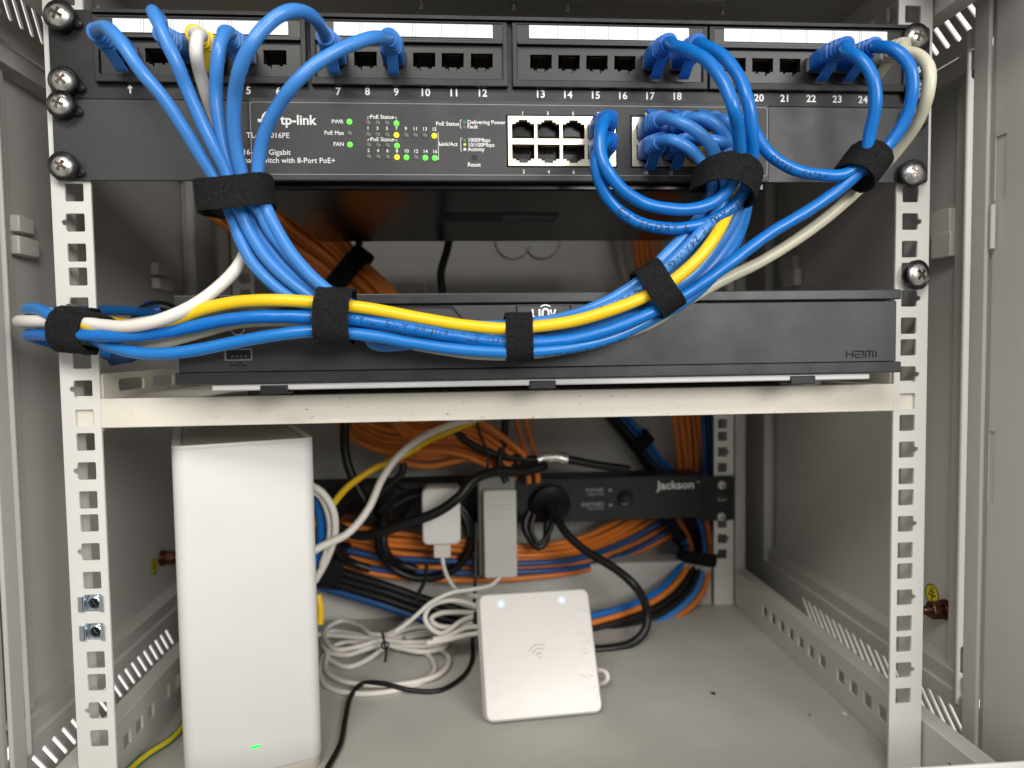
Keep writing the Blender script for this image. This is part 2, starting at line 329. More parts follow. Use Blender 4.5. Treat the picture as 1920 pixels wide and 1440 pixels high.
# panel catches
for (x0, y0, x1, y1, X) in ((1762, 400, 1799, 441, 297), (1764, 441, 1800, 480, 295), (1474, 486, 1500, 508, 297), (1480, 508, 1503, 534, 295)):
    a, b = atx(x0, y0, X), atx(x1, y1, X); obj('panel_catch', box(X - 7, X, a.y, b.y, b.z, a.z), CLIP, cab, bevel=.7)
for (x0, y0, x1, y1, X) in ((12, 402, 43, 441, -297), (12, 441, 53, 484, -295), (280, 492, 306, 521, -297), (283, 521, 311, 546, -295)):
    a, b = atx(x0, y0, X), atx(x1, y1, X); obj('panel_catch', box(X, X + 7, a.y, b.y, b.z, a.z), CLIP, cab, bevel=.7)
# door hinges
for px0, px1, Y in ((1836, 1844, 3), (1858, 1866, -7)):
    a, b = at((px0 + px1) / 2, 384, Y), at((px0 + px1) / 2, 466, Y)
    obj('door_hinge', cyl((a.x, Y, b.z), (a.x, Y, a.z), 1.5, n=16), CLIP, cab)
# depth beams with square holes
ZBT = -194.0
for side in (1, -1):
    X = 245.6 * side
    for z0, z1, hz in ((FLOOR + .3, ZBT, ZBT - 17), (222, 263.6, 243)):
        hs = []; k = 0; y = 12
        for y in [-48, -26] + [24 + 17 * i + (9 if i > 4 else 0) for i in range(12)]:
            hs.append(rrect(y - 4.7, y + 4.7, hz - 4.7, hz + 4.7, .6, 2))
        obj('depth_beam', [plate([rrect(-72, 289, z0, z1, .6, 2)] + hs, 1.8, sideT(X, side), .25),
                           box(min(X + 1.8 * side, X + 12 * side), max(X + 1.8 * side, X + 12 * side), -72, 289, (z1 - 1.8) if z0 < 0 else z0, z1 if z0 < 0 else z0 + 1.8)], PAINT, cab, bevel=.5)
obj('front_sill', box(-284, 284, -77, -75, FLOOR - 2, at(1900, 1429, -76).z), RAIL, cab, bevel=.5)
# dark liner behind beam holes is simply the far flange; rails next
def sq_hole(cx, zc, side, notch, h=4.75):
    r = .7
    o = rrect(cx - h, cx + h, zc - h, zc + h, r, 2)
    if notch:
        # semicircular notch on the outer side
        xo = cx + side * h; nt = [(xo + side * (1.1 + 1.3 * math.cos(t)), zc + 1.5 * math.sin(t)) for t in [math.radians(d) for d in (-120, -80, -40, 0, 40, 80, 120)]]
        if side > 0: k = 3; o = o[:3] + nt + o[3:]
        else: o = o[:9] + nt[::-1] + o[9:]
    return o
def rail(Y, face_sign, name='mounting_rail', x_in=224, x_out=244.3, depth=20, zb=FLOOR + .4, zt=263.5, side=1, inner=False):
    hs = [sq_hole(232.55 * side, z, side, nt) for z, nt in ZALL if zb + 6 < z < zt - 6]
    a, b = sorted((x_in * side, x_out * side))
    parts = [plate([rrect(a, b, zb, zt, .5, 2)] + hs, 1.8, facing(0, Y, 0), .22)]
    c, d = sorted((x_out * side, (x_out - 1.8) * side)); parts.append(box(c, d, Y + 1.8, Y + depth, zb, zt))
    c, d = sorted((x_out * side, (x_out + 4) * side)); parts.append(box(c, d, Y + depth - 1.8, Y + depth, zb, zt))
    return obj(name, parts, RAIL, cab, smooth=30)
for side in (1, -1):
    r = rail(0, 1, side=side)
    r = rail(290, 1, side=side, depth=26)
    Xr = 246.5
    c, d = sorted((246.2 * side, 257 * side))
    obj('rear_upright', [box(c, d, 289.9, 316, FLOOR, 263)], PAINT, cab, bevel=1.5)
    tabs = [box(min(X0 * side, (X0 + 1.2) * side), max(X0 * side, (X0 + 1.2) * side), 289.1, 289.9, z - 4, z + 4) for X0 in (250,) for z, _ in ZALL if z > FLOOR + 6]
    obj('slot_row', tabs, SILV, cab)
# ground studs and stickers
def ground(side, px, py, Xw, sticker):
    p = atx(px, py, Xw); d = -side
    t = thing('ground_bolt', 'bronze earth bolt with hex nut beside the yellow sticker on the ' + ('right side wall' if side > 0 else 'left side wall'), 'bolt', p)
    obj('washer', [cyl(p, p + Vector((d * 2, 0, 0)), 7.0), cyl(p + Vector((d * 2, 0, 0)), p + Vector((d * 4, 0, 0)), 6.2)], COPPER, t, bevel=.3)
    obj('hex_nut', cyl(p + Vector((d * 4.2, 0, 0)), p + Vector((d * 12, 0, 0)), 6.2, n=6), COPPER, t, bevel=.6)
    obj('stud', lathe([(3.2, 0), (3.2, 15), (2.2, 17), (.5, 17.4)], p, (d, 0, 0)), COPPER, t)
    q = atx(*sticker, Xw)
    T = Matrix.Translation((Xw - side * .25, q.y, q.z)) @ Matrix(((0, 0, -side, 0), (-side, 0, 0, 0), (0, 1, 0, 0), (0, 0, 0, 1)))
    s = obj('ground_sticker', plate([circ(0, 0, 7.2, 28)], .15, T), YELS); meta(s, 'round yellow earth symbol sticker on the ' + ('right' if side > 0 else 'left') + ' side wall', 'sticker')
    T2 = T @ Matrix.Translation((0, 0, .12))
    obj('earth_symbol', [plate([circ(0, 0, 7.0, 28), circ(0, 0, 6.2, 28)], .1, T2), plate([rrect(-3.6, 3.6, -1.2, 0)], .1, T2), plate([rrect(-2.6, 2.6, 1.2, 2.4)], .1, T2),
                         plate([rrect(-1.5, 1.5, 3.4, 4.4)], .1, T2), plate([rrect(-.5, .5, -6, -1)], .1, T2)], BLKD, s, smooth=0)
ground(1, 1775, 1143, 295.6, (1748, 1114))
ground(-1, 303, 1046, -295.6, (289, 1062))
# ================================================================== SHELF
sh = thing('rack_shelf', 'cream steel rack shelf with scuffed front lip under the recorder', 'shelf', (0, 0, -5.3))
obj('front_lip', box(-224, 224, -.5, 1.5, -5.4, 10.6), SHELFM, sh, bevel=.6, bseg=3)
obj('tray', box(-223.5, 223.5, 1.5, 240, 8.6, 10.2), SHELFM, sh)
for s in (-1, 1):
    obj('mounting_ear', [box(min(224.2 * s, 240 * s), max(224.2 * s, 240 * s), 2.2, 3.8, -7, 12)], SHELFM, sh)
    obj('side_flange', plate([rrect(3, 238, 10, 24, 1.5)] + [rrect(20 + 44 * i, 52 + 44 * i, 13.5, 20.5, 2) for i in range(4)], 1.4, sideT(223.4 * s, s)), SHELFM, sh)
# ================================================================== SCREWS
def screw(px, py, Y, tilt, label, washer=True, r=7.4, rot=0.0):
    if washer: r *= 1.06
    p = at(px, py, Y); d = Vector((tilt[0], -1, tilt[1])).normalized()
    t = thing('rack_screw', label, 'screw', (p.x, Y, p.z), 'rack screws with black cup washers' if washer else 'small screws of the power strip')
    if washer:
        obj('cup_washer', lathe([(r * .5, -2.6), (r * 1.1, -2.6), (r * 1.21, -1.0), (r * 1.22, 1.6), (r * 1.14, 2.1), (r * 1.07, 1.2), (r * .8, .2)], p + d * 1.5, d, 32), BLKP, t)
        a, b = frame_of(d); w = p + (Vector((1, 0, 0)) * (r * 1.1) - Vector((0, 0, 1)) * 2.2)
        obj('washer_tab', lathe([(2.3, -2), (2.6, .2), (1.6, 1.0)], Vector((w.x, Y + .6, w.z)), (0, -1, 0), 14), BLKP, t)
    head = lathe([(r, 0), (r * .985, .8), (r * .93, 1.6), (r * .82, 2.45), (r * .66, 3.2), (r * .46, 3.75), (r * .25, 4.0), (.35, 4.1)], p + d * 1.3, d, 36)
    obj('screw_head', head, STEEL if washer else mat('bright_zinc_screw', (.85, .83, .79), .5, metal=.4), t, smooth=60)
    a, b = frame_of(d); c = p + d * 5.4; ps = []
    a, b = (a * math.cos(rot) + b * math.sin(rot)), (b * math.cos(rot) - a * math.sin(rot))
    T = Matrix((( a.x, b.x, d.x, c.x), (a.y, b.y, d.y, c.y), (a.z, b.z, d.z, c.z), (0, 0, 0, 1)))
    w, l = r * .125, r * .5
    ps.append(plate([[(w, w), (w * 1.2, l), (-w * 1.2, l), (-w, w), (-l, w * 1.2), (-l, -w * 1.2), (-w, -w), (-w * 1.2, -l), (w * 1.2, -l), (w, -w), (l, -w * 1.2), (l, w * 1.2)]], 1.2, T, .12))
    obj('cross_recess', ps, STEELD, t, smooth=0)
    return t
wh = 'silver cross head screw, '
k = .92
screw(116, 33, -4.5, (-.05, .05), wh + 'top left corner of the patch panel', r=6.1, rot=.5)
screw(123, 154, -4.5, (.0, .0), wh + 'lower left corner of the patch panel', r=5.7, rot=.8)
screw(119, 199, -4.5, (-.05, .05), wh + 'upper left on the switch ear', r=5.5, rot=.4)
screw(123, 313, -4.5, (.0, -.05), wh + 'bottom left on the switch ear', r=5.7, rot=.6)
screw(1713, 73, -4.5, (.0, .0), wh + 'top right corner of the patch panel', r=6.0, rot=.3)
screw(1716, 170, -4.5, (.05, .0), wh + 'half hidden behind the ivory cable on the right', r=5.6, rot=.2)
screw(1712, 222, -4.5, (.0, .0), wh + 'half hidden under the ivory cable beside the switch ear', r=5.6, rot=.2)
screw(1708, 327, -4.5, (-.1, .0), wh + 'bottom right on the switch ear', r=6.0, rot=1.0)
screw(1714, 516, -3, (.25, .0), wh + 'alone on the bare right rail above the recorder', r=6.6, rot=.75)
# cage nuts
def cagenut(px, py, label):
    p = at(px, py, 0); p.x = -232.55
    t = thing('cage_nut', label, 'cage nut', (p.x, 0, p.z), 'cage nuts in the left rail')
    x, z = p.x, p.z
    obj('cage', [plate([rrect(x - 4.4, x + 4.6, z - 4.6, z + 4.6, .4, 2), circ(x + .4, z, 2.9, 24)], 1.2, facing(0, 1.6, 0), .1), box(x - 7.2, x - 4.4, -1.3, -.5, z - 4.3, z + 4.0),
                 box(x - 4.9, x - 4.0, -1.3, 2, z - 4.3, z + 4.0), box(x + 4.4, x + 6.0, -1.2, -.5, z - 4.6, z + 4.2), box(x + 3.8, x + 4.5, -1.2, 2, z - 4.4, z + 4.2)], ZINC, t, bevel=.25)
    obj('nut_bore', cyl((x + .4, 5.5, z), (x + .4, 6, z), 3.2), BLKD, t)
    obj('nut', lathe([(3.6, 4), (3.6, 0.4), (2.9, 0), (2.7, .8), (2.5, 3.9), (3.6, 4)], (x + .4, 0, z), (0, 1, 0), 28, False), ZINC, t, smooth=30)
cagenut(176, 1131, 'zinc cage nut clipped into the left rail, upper of the two')
cagenut(179, 1185, 'zinc cage nut clipped into the left rail, lower of the two')
# ================================================================== PORT SOCKET
def port_loop(x, z, up=False, w=11.8, h=7.2, nw=6.2, nh=1.6):
    s = 1 if up else -1; w2 = w / 2; h2 = h / 2
    lp = [(-w2, h2 * -s), (w2, h2 * -s), (w2, h2 * s), (nw / 2 + .9, h2 * s), (nw / 2 + .9, (h2 + nh * .6) * s), (nw / 2 - .8, (h2 + nh * .6) * s), (nw / 2 - .8, (h2 + nh * 1.3) * s),
          (-nw / 2 + .8, (h2 + nh * 1.3) * s), (-nw / 2 + .8, (h2 + nh * .6) * s), (-nw / 2 - .9, (h2 + nh * .6) * s), (-nw / 2 - .9, h2 * s), (-w2, h2 * s)]
    if s > 0: lp = lp
    return [(x + a, z + b) for a, b in lp]
def port(x, z, Y, parent, up=False, name='port', body=BLKD):
    s = 1 if up else -1
    lo, hi = (z - 6.4, z + 6.4)
    parts = [box(x - 6.4, x + 6.4, Y + 13, Y + 13.5, lo, hi), box(x - 6.4, x - 6.0, Y + .6, Y + 13, lo, hi), box(x + 6.0, x + 6.4, Y + .6, Y + 13, lo, hi),
             box(x - 6.0, x + 6.0, Y + .6, Y + 13, lo, lo + .4), box(x - 6.0, x + 6.0, Y + .6, Y + 13, hi - .4, hi)]
    pp = obj(name, parts, body, parent, smooth=0)
    pins = []
    for i in range(8):
        cx = x - 3.57 + 1.02 * i
        v = [Vector((cx - .22, Y + 2.2, z - s * 3.3)), Vector((cx + .22, Y + 2.2, z - s * 3.3)), Vector((cx + .22, Y + 9.5, z + s * 1.2)), Vector((cx - .22, Y + 9.5, z + s * 1.2)),
             Vector((cx - .22, Y + 2.2, z - s * 3.7)), Vector((cx + .22, Y + 2.2, z - s * 3.7)), Vector((cx + .22, Y + 9.5, z + s * .8)), Vector((cx - .22, Y + 9.5, z + s * .8))]
        pins.append((v, [(0, 1, 2, 3), (4, 5, 6, 7), (0, 1, 5, 4), (1, 2, 6, 5), (0, 3, 7, 4)]))
    obj('contact_pins', pins, GOLD, pp, smooth=0)
    if not up: obj('latch_ledge', box(x - 2.2, x + 2.2, Y + 1.5, Y + 5, z - 5.6, z - 3.2), BLKP, pp, bevel=.2)
    return pp
# ================================================================== PATCH PANEL
pp = thing('patch_bay', 'black twenty four port patch panel at the top of the rack', 'patch panel', (0, 0, 170))
ZP0, ZP1 = 168.75, 214.5
mods = [(-216.5, -109.0), (-105.5, -1.5), (2.2, 109.6), (111.8, 226.0)]
obj('face_plate', [plate([rrect(-240.6, 241.3, ZP0, ZP1, 2.5)] + [rrect(a + 1.5, b - 1.5, 180.5, 209.5) for a, b in mods], 1.8, facing(0, -2.2, 0), .3),
                   box(-217, 226.5, -6.2, -1, 211.6, 213.4)], BLK, pp, bevel=.3)
PX = {1: 244, 2: 300, 3: 355, 4: 410, 5: 464, 6: 519, 7: 633, 8: 687, 9: 741, 10: 796, 11: 849, 12: 903, 13: 1013, 14: 1065, 15: 1117, 16: 1169, 17: 1220, 18: 1271,
      19: 1374, 20: 1425, 21: 1476, 22: 1525, 23: 1574, 24: 1622}
PZ = 191.0
PORTX = {k: at(v, 122, 0).x for k, v in PX.items()}
YM = -3.6
for mi, (a, b) in enumerate(mods):
    ks = range(mi * 6 + 1, mi * 6 + 7)
    md = obj('port_module', [plate([rrect(a + .6, b - .6, 179.0, 199.0, .5, 2)] + [port_loop(PORTX[k], PZ) for k in ks], 5, facing(0, YM, 0), .25)], BLKP, pp)
    for k in ks: port(PORTX[k], PZ, YM, pp)
    obj('module_frame', [plate([rrect(a - .6, b + .6, 176.6, 210.9, .4, 2), rrect(a + 2.2, b - 2.2, 180.6, 209.6, .3, 2)], 3.4, facing(0, -5.4, 0), .5)], BLK, pp)
    # label strip tilted upward behind a clear channel
    sx0, sx1 = [(212, 541), (626, 924), (992, 1291), (1357, 1662)][mi]
    yt, yb = [(43, 68), (52, 79), (60, 86), (68, 96)][mi]
    p0 = at(sx0, yt + 0, -5.2); p1 = at(sx1, yb, -5.2)
    zt = {0: 208.7, 1: 209.0, 2: 209.3, 3: 209.5}[mi]; zb_ = zt - 6.9
    st = obj('label_strip', [plate([rrect(p0.x, p1.x, zb_, zt, .3, 2)], .5, facing(0, -5.8, 0))], WHITEP, pp, smooth=0)
    ln = []
    for i in range(1, 6):
        xx = p0.x + (p1.x - p0.x) * i / 6
        ln += [box(xx - .75, xx - .6, -5.86, -5.8, zb_, zt), box(xx + .6, xx + .75, -5.86, -5.8, zb_, zt)]
    obj('divider_lines', ln, DINK, st, smooth=0)
    obj('label_channel', [box(a + 1.5, b - 1.5, -5.2, -3.8, 199.2, 209.8), box(a + 2.2, b - 2.2, -6.2, -3, 199.0, 200.6)], BLKP, pp, bevel=.3)
nb = []
numpos = {5: (466, 170), 6: (522, 171), 7: (634, 172), 8: (689, 172), 9: (743, 173), 10: (797, 174), 11: (851, 174.5), 12: (904, 175), 13: (1013, 177), 14: (1064, 178), 15: (1116, 179),
          16: (1167, 180), 17: (1218, 180.5), 18: (1269, 181), 19: (1372, 183), 20: (1423, 184), 21: (1472, 185), 22: (1521, 185.5), 23: (1570, 186.5), 24: (1618, 187.5), 2: (299, 168), 3: (355, 168.5), 4: (410, 169)}
for n_, (x, y) in numpos.items(): nb.append(px_text(str(n_), x, y, -2.3, 13, bold=.13, space=1.05))
nb.append(px_text('CAT', 1690, 131, -2.3, 10, bold=.12)); nb.append(px_text('6', 1723, 131, -2.3, 11, bold=.12))
ap_ = at(244, 167, -2.3)
nb.append(plate([[(ap_.x - .45, ap_.z - 2.2), (ap_.x + .45, ap_.z - 2.2), (ap_.x + .45, ap_.z + .6), (ap_.x + 1.2, ap_.z + .1), (ap_.x + 1.2, ap_.z + .9), (ap_.x, ap_.z + 2.1), (ap_.x - 1.2, ap_.z + .9), (ap_.x - 1.2, ap_.z + .1), (ap_.x - .45, ap_.z + .6)]], .05, facing(0, -2.3, 0)))
for q in nb: obj('port_number', q, INK, pp, smooth=0)
# ================================================================== NETWORK SWITCH
sw = thing('network_switch', 'dark grey sixteen port network switch with lit status lamps', 'network switch', (0, 0, 124))
for a, b, mt in ((-240.6, -138.6, GREYE), (143.9, 241.2, GREYE)):
    obj('rack_ear', plate([rrect(a, b, 126.4, 168.6, 1.8)], 1.8, facing(0, -2.4, 0), .3), mt, sw)
YS = -10.0
pb = [(-1.8, 57.2, 0), (66.2, 126.5, 1)]
def bxx(i, k): return pb[i][0] + 8.3 + 13.75 * k if i == 0 else pb[i][0] + 8.5 + 14.0 * k
bez = [plate([rrect(-138.4, 143.7, 124.8, 168.2, 1.6)] + [rrect(a - .5, b + .5, 132.6, 160.0) for a, b, _ in pb], 6, facing(0, YS + .3, 0), .8)]
obj('bezel', bez, GREYM, sw, smooth=40)
obj('inset_groove', [plate([rrect(-137.2, 142.4, 128.0, 165.6, 1.5), rrect(-136.9, 142.1, 128.3, 165.3, 1.4)], .12, facing(0, YS + .22, 0))], INKD, sw, smooth=0)
obj('chassis', [box(-140, 143.6, -3, 178, 121.5, 167)], BLKG, sw, bevel=.8)
for i, (a, b, _) in enumerate(pb):
    holes = [port_loop(bxx(i, k), zc, up, w=12.0, h=7.6) for k in range(4) for zc, up in ((151.5, True), (140.6, False))]
    blk = obj('port_block', [plate([rrect(a, b, 133.0, 159.6)] + holes, 3, facing(0, YS - .1, 0), .15)], CREAM, sw, smooth=30)
    for k in range(4):
        for zc, up_ in ((151.5, True), (140.6, False)): port(bxx(i, k), zc, YS + .1, blk, up_)
led = [('PWR', 655, 228, LEDG), (0, 655, 250, LEDO), ('FAN', 656, 271, LEDG)]
for i, (yy, ys) in enumerate(((230, 0), (252, 1), (272, 2), (293.5, 3))):
    for j in range(8):
        if i in (0, 2) and j > 3: continue
        x = 690 + 17.75 * j + (1 if i > 1 else 0); c = LEDO
        if (i, j) in ((0, 3), (2, 3), (3, 4), (3, 6), (3, 7)): c = LEDG
        if (i, j) in ((1, 3), (3, 3), (1, 7)): c = LEDY
        led.append((0, x, yy + j * .35, c))
for _, x, y, c in led:
    p = at(x, y, YS); r = 1.32 if c is LEDO else 1.45
    obj('status_lamp', lathe([(r, 0), (r, .35), (r * .6, .55), (.1, .6)], (p.x, YS + .35, p.z), (0, -1, 0), 16), c, sw)
lt = []
YT = YS + .28
def tx(s, x, y, h, al='CENTER', b=.03, sx=1.0): lt.append(px_text(s, x, y, YT, h, bold=b, align=al, sx=sx))
tx('PWR', 644, 228.5, 7, 'RIGHT'); tx('PoE Max', 645, 249.5, 7, 'RIGHT'); tx('FAN', 645, 270.5, 7, 'RIGHT')
tx('PoE Status', 716, 219.5, 7); tx('PoE Status', 716.5, 261.5, 7)
for j, s in enumerate(('1', '3', '5', '7', '9', '11', '13', '15')): tx(s, 690 + 17.75 * j, 240.3 + j * .3, 6.2)
for j, s in enumerate(('2', '4', '6', '8', '10', '12', '14', '16')): tx(s, 691 + 17.75 * j, 282.3 + j * .3, 6.2)
tx('PoE Status', 861, 232.5, 7, 'RIGHT'); tx('Delivering Power', 876, 229.2, 7, 'LEFT'); tx('Fault', 876, 237.5, 7, 'LEFT')
tx('1000Mbps', 877, 262.8, 7, 'LEFT'); tx('10/100Mbps', 877, 271.7, 7, 'LEFT'); tx('Activity', 877, 280, 7, 'LEFT'); tx('Link/Act', 858, 270.5, 7, 'RIGHT'); tx('Reset', 889, 309, 7.5)
tx('1', 980, 212.5, 6.5); tx('3', 1027, 213, 6.5); tx('5', 1074.5, 213.5, 6.5); tx('7', 1121, 214, 6.5)
tx('2', 982, 322, 6.5); tx('4', 1029, 322.5, 6.5); tx('6', 1075.5, 323, 6.5); tx('8', 1122, 323.5, 6.5)
tx('9', 1211, 215, 6.5); tx('11', 1258, 215.5, 6.5); tx('13', 1304, 216, 6.5); tx('15', 1350, 216, 6.5)
tx('10', 1211, 324, 6.5); tx('12', 1257.5, 324.5, 6.5); tx('14', 1304, 325, 6.5); tx('16', 1350, 325, 6.5)
tx('TL-SG1016PE', 543, 254.5, 9.5, 'RIGHT', .02); tx('16-Port Gigabit', 545, 286, 9.5, 'RIGHT', .02); tx('Easy Smart Switch with 8-Port PoE+', 629, 301.5, 9.5, 'RIGHT', .02)
tx('tp-link', 592, 226, 17, 'RIGHT', .16)
def line(x0, y0, x1, y1, w=.12):
    a, b = at(x0, y0, YT), at(x1, y1, YT)
    if abs(a.x - b.x) > abs(a.z - b.z): return box(min(a.x, b.x), max(a.x, b.x), YT - .03, YT, (a.z + b.z) / 2 - w, (a.z + b.z) / 2 + w)
    return box((a.x + b.x) / 2 - w, (a.x + b.x) / 2 + w, YT - .03, YT, min(a.z, b.z), max(a.z, b.z))
for x0, y0, x1, y1 in ((689.5, 219, 698, 219), (689.5, 219, 689.5, 224), (734.5, 220, 743, 220), (743, 220, 743, 225), (690, 261, 698, 261), (690, 261, 690, 265), (735, 262, 744, 262), (744, 262, 744, 266),
                       (820, 249, 822, 249), (822, 249, 822, 299), (820, 299, 822, 299), (822, 271, 831, 271), (863, 225, 866, 225), (863, 225, 863, 240), (863, 240, 866, 240),
                       (864, 259, 867, 259), (864, 259, 864, 283), (864, 283, 867, 283)): lt.append(line(x0, y0, x1, y1))
# round mark left of the lettering
mk = at(507, 224, YT)
arc = [(mk.x + 4.6 * math.cos(math.radians(a)), mk.z + 0.6 + 4.0 * math.sin(math.radians(a))) for a in range(180, 19, -16)]
arc += [(mk.x + 2.7 * math.cos(math.radians(a)), mk.z + 0.6 + 2.2 * math.sin(math.radians(a))) for a in range(20, 181, 16)]
lt.append(plate([arc], .04, facing(0, YT, 0)))
lt.append(plate([rrect(mk.x - 6.5, mk.x + 1.2, mk.z - 1.4, mk.z + .3, .2)], .04, facing(0, YT - .05, 0))); lt.append(plate([rrect(mk.x - 4.4, mk.x - 2.4, mk.z - 4.2, mk.z - 1.2, .3)], .04, facing(0, YT - .02, 0)))
for q in lt: obj('printed_lettering', q, INK, sw, smooth=0)
for x, y, c in ((871, 229, LEDG), (871, 238, LEDO), (871.5, 263, LEDG), (871.5, 271, LEDY), (871.5, 280, INK)):
    p = at(x, y, YT); obj('legend_dot', cyl((p.x, YT - .04, p.z), (p.x, YT, p.z), .75, n=14), {LEDG: GRN, LEDY: YELS}.get(c, c), sw)
p = at(889.5, 295, YS)
obj('reset_hole', lathe([(1.55, 0), (1.6, .12), (1.35, .14), (1.25, .02)], (p.x, YS + .3, p.z), (0, -1, 0), 20), BLKD, sw)
# label on the underside
a = atz(830, 416, 121.3); b = atz(1050, 400, 121.3)
u0, u1 = atz(940, 414, 121.3), atz(1042, 404, 121.3)
ul = obj('underside_label', [box(a.x, b.x, a.y, b.y, 121.2, 121.35)], BLKP, sw)
obj('underside_print', [box(u0.x, u1.x, u0.y, u1.y, 121.05, 121.2)], INKD, ul)
obj('vent_emboss', [cyl((x_, 60, 121.3), (x_, 60, 121.6), 9, n=30) for x_ in (-115, 115)], BLKG, sw)
# ================================================================== RECORDER
YN = -27.0
nv = thing('video_recorder', 'wide dark grey video recorder lying on the cream shelf', 'recorder', (18, YN, 10.4))
x0, x1 = -172.6, 210.0
obj('top_strip', [plate([rrect(x0, x1, 58.2, 63.6, .5)], 60, facing(0, YN, 0), .6)], NVRB, nv, smooth=40)
obj('bottom_strip', [plate([rrect(x0 - .8, x1 + .4, 18.4, 24.4, .5)], 60, facing(0, YN - .2, 0), .6)], NVRB, nv, smooth=40)
obj('front_panel', [plate([[(x0 + .8, 24.6), (x1 - 2.2, 24.6), (x1 - 2.2, 57.2), (x0 + .8, 57.2)], [(-60, 50.4), (-56.5, 50.4)][:0] or rrect(0, 28.9, 49.2, 57.0, .2)], 60, facing(0, YN + .7, 0), .3)], NVRM, nv, smooth=30)
obj('badge_plate', [plate([rrect(.6, 28.3, 49.4, 56.6, .5)], 3, facing(0, YN + .55, 0), .2)], NVRM, nv)
obj('badge_outline', [plate([rrect(.3, 28.7, 49.0, 57.0, .5), rrect(.75, 28.2, 49.4, 56.6, .4)], .3, facing(0, YN + .5, 0))], BLKD, nv)
# hexagonal raised contour at upper left
h0 = [at(x, y, YN) for x, y in ((665, 574), (848, 575), (874, 606))]
cv = [Vector((p.x, YN + .75, p.z)) for p in h0]
obj('contour_groove', [tube([cv[0], cv[1]], .45, 6), tube([cv[1], cv[2]], .45, 6)], BLKD, nv)
obj('contour_highlight', [tube([c + Vector((-.4, -.1, -.9)) for c in cv], .16, 6)], NVRB, nv)
obj('chassis', [box(x0 + 3, x1 - 6, YN + 4, 190, 25, 62)], BLK, nv, bevel=.5)
obj('chassis_base', [box(x0 + 16, x1 - 16, YN + 2, 190, 14.8, 18.3)], SILV, nv, bevel=.8)
for px in (515, 1017, 1503):
    p = at(px, 718, YN + 3); obj('rubber_foot', [box(p.x - 7, p.x + 7, YN + 1.2, YN + 14, 12.8 if px != 9 else 0, 17.4)], BLKP, nv, bevel=.5)
for px in (505, 1503):
    p = at(px, 722, 10); obj('round_foot', lathe([(12, 0), (12, 3.4), (11, 4.6)], (p.x, 12, 10.25), (0, 0, 1)), SILV if px == 1503 else BLKP, nv)
p = at(447, 665, YN)
us = obj('usb_port', [plate([rrect(p.x - 7.2, p.x + 6.6, p.z - 3.1, p.z + 3.1, .4), rrect(p.x - 6.2, p.x + 6.0, p.z - 2.4, p.z + 2.4, .3)], 6, facing(0, YN + .45, 0), .1)], mat('dull_port_steel', (.3, .3, .3), .4, metal=1), nv)
obj('usb_tongue', [box(p.x - 5, p.x + 5, YN + 1.5, YN + 5, p.z + .2, p.z + 1.7), box(p.x - 6, p.x + 6, YN + .55, YN + .6, p.z - 2.3, p.z + 2.3)], BLKD, us)
obj('usb_contacts', [box(p.x - 3.8 + 2.2 * i, p.x - 2.6 + 2.2 * i, YN + .5, YN + 4, p.z - 1.6, p.z - .3) for i in range(4)], STEELD, us)
p = at(445, 617, YN); obj('eject_button', lathe([(3.6, 0), (3.6, .5), (3.2, .6), (2.6, .2)], (p.x, YN + .8, p.z), (0, -1, 0)), BLKD, nv)
obj('button_ring', plate([circ(p.x, p.z, 3.5, 28), circ(p.x, p.z + .5, 3.1, 28)], .2, facing(0, YN + .25, 0)), SILV, nv)
lg = []
p = at(1018, 587, YN + .5); T = facing(p.x, YN + .42, p.z)
def stroke(pts, w=.62): return tube([T @ Vector((x, y, 0)) for x, y in pts], w, 6)
aa = lambda cx, cy, r, a0, a1, n=8: [(cx + r * math.cos(math.radians(a0 + (a1 - a0) * i / n)), cy + r * math.sin(math.radians(a0 + (a1 - a0) * i / n))) for i in range(n + 1)]
lg.append(stroke([(-5.4, 2.1)] + aa(-3.6, -.6, 1.8, 180, 270) + [(-1.8, -2.4), (-1.8, 2.1)]))
lg.append(stroke([(-.2, -2.4), (-.2, 1.0)] + aa(1.4, .6, 1.6, 180, 0) + [(3.0, -2.4)]))
lg.append(stroke([(4.0, 1.9), (5.2, -2.3), (6.6, 1.9)])); lg.append(stroke(aa(1.4, .2, 4.0, 130, 50), .38))
obj('brand_lettering', [([Vector((q.x, YN + .5 + (q.y - YN - .42) * .06, q.z)) for q in v], f) for v, f in lg], INK, nv)
p = at(1617, 664, YN); T = facing(p.x, YN + .62, p.z)
hd = []
for pts in ([(-8.6, 1.7), (-8.6, -1.7)], [(-5.0, 1.7), (-5.0, -1.7)], [(-8.6, 0), (-5, 0)], [(-3.6, 1.7), (.4, 1.7), (.9, 1.2), (.9, -1.2), (.4, -1.7), (-3.6, -1.7), (-3.6, 0), (-1, 0)], [(2.3, -1.7), (2.3, 1.7), (6.4, 1.7), (6.4, -1.7)], [(4.4, 1.7), (4.4, -1.7)], [(8.1, 1.7), (8.1, -1.7)]):
    hd.append(tube([T @ Vector((x, y, 0)) for x, y in pts], .42, 6))
obj('embossed_lettering', hd, mat('embossed_dark', (0.013, 0.013, 0.014), .5), nv)
p = at(446, 685, YN); T = facing(p.x, YN + .62, p.z)
obj('embossed_symbol', [tube([T @ Vector((x, y, 0)) for x, y in q], .2, 5) for q in ([(-3, 0), (3.4, 0)], [(-1.6, 0), (-.2, 1.3), (1.2, 1.3)], [(-.6, 0), (.8, -1.3), (2, -1.3)], aa(-3.6, 0, .6, 0, 360), aa(1.7, 1.3, .5, 0, 360), [(2.9, .7), (4.2, 0), (2.9, -.7)])], BLKD, nv)
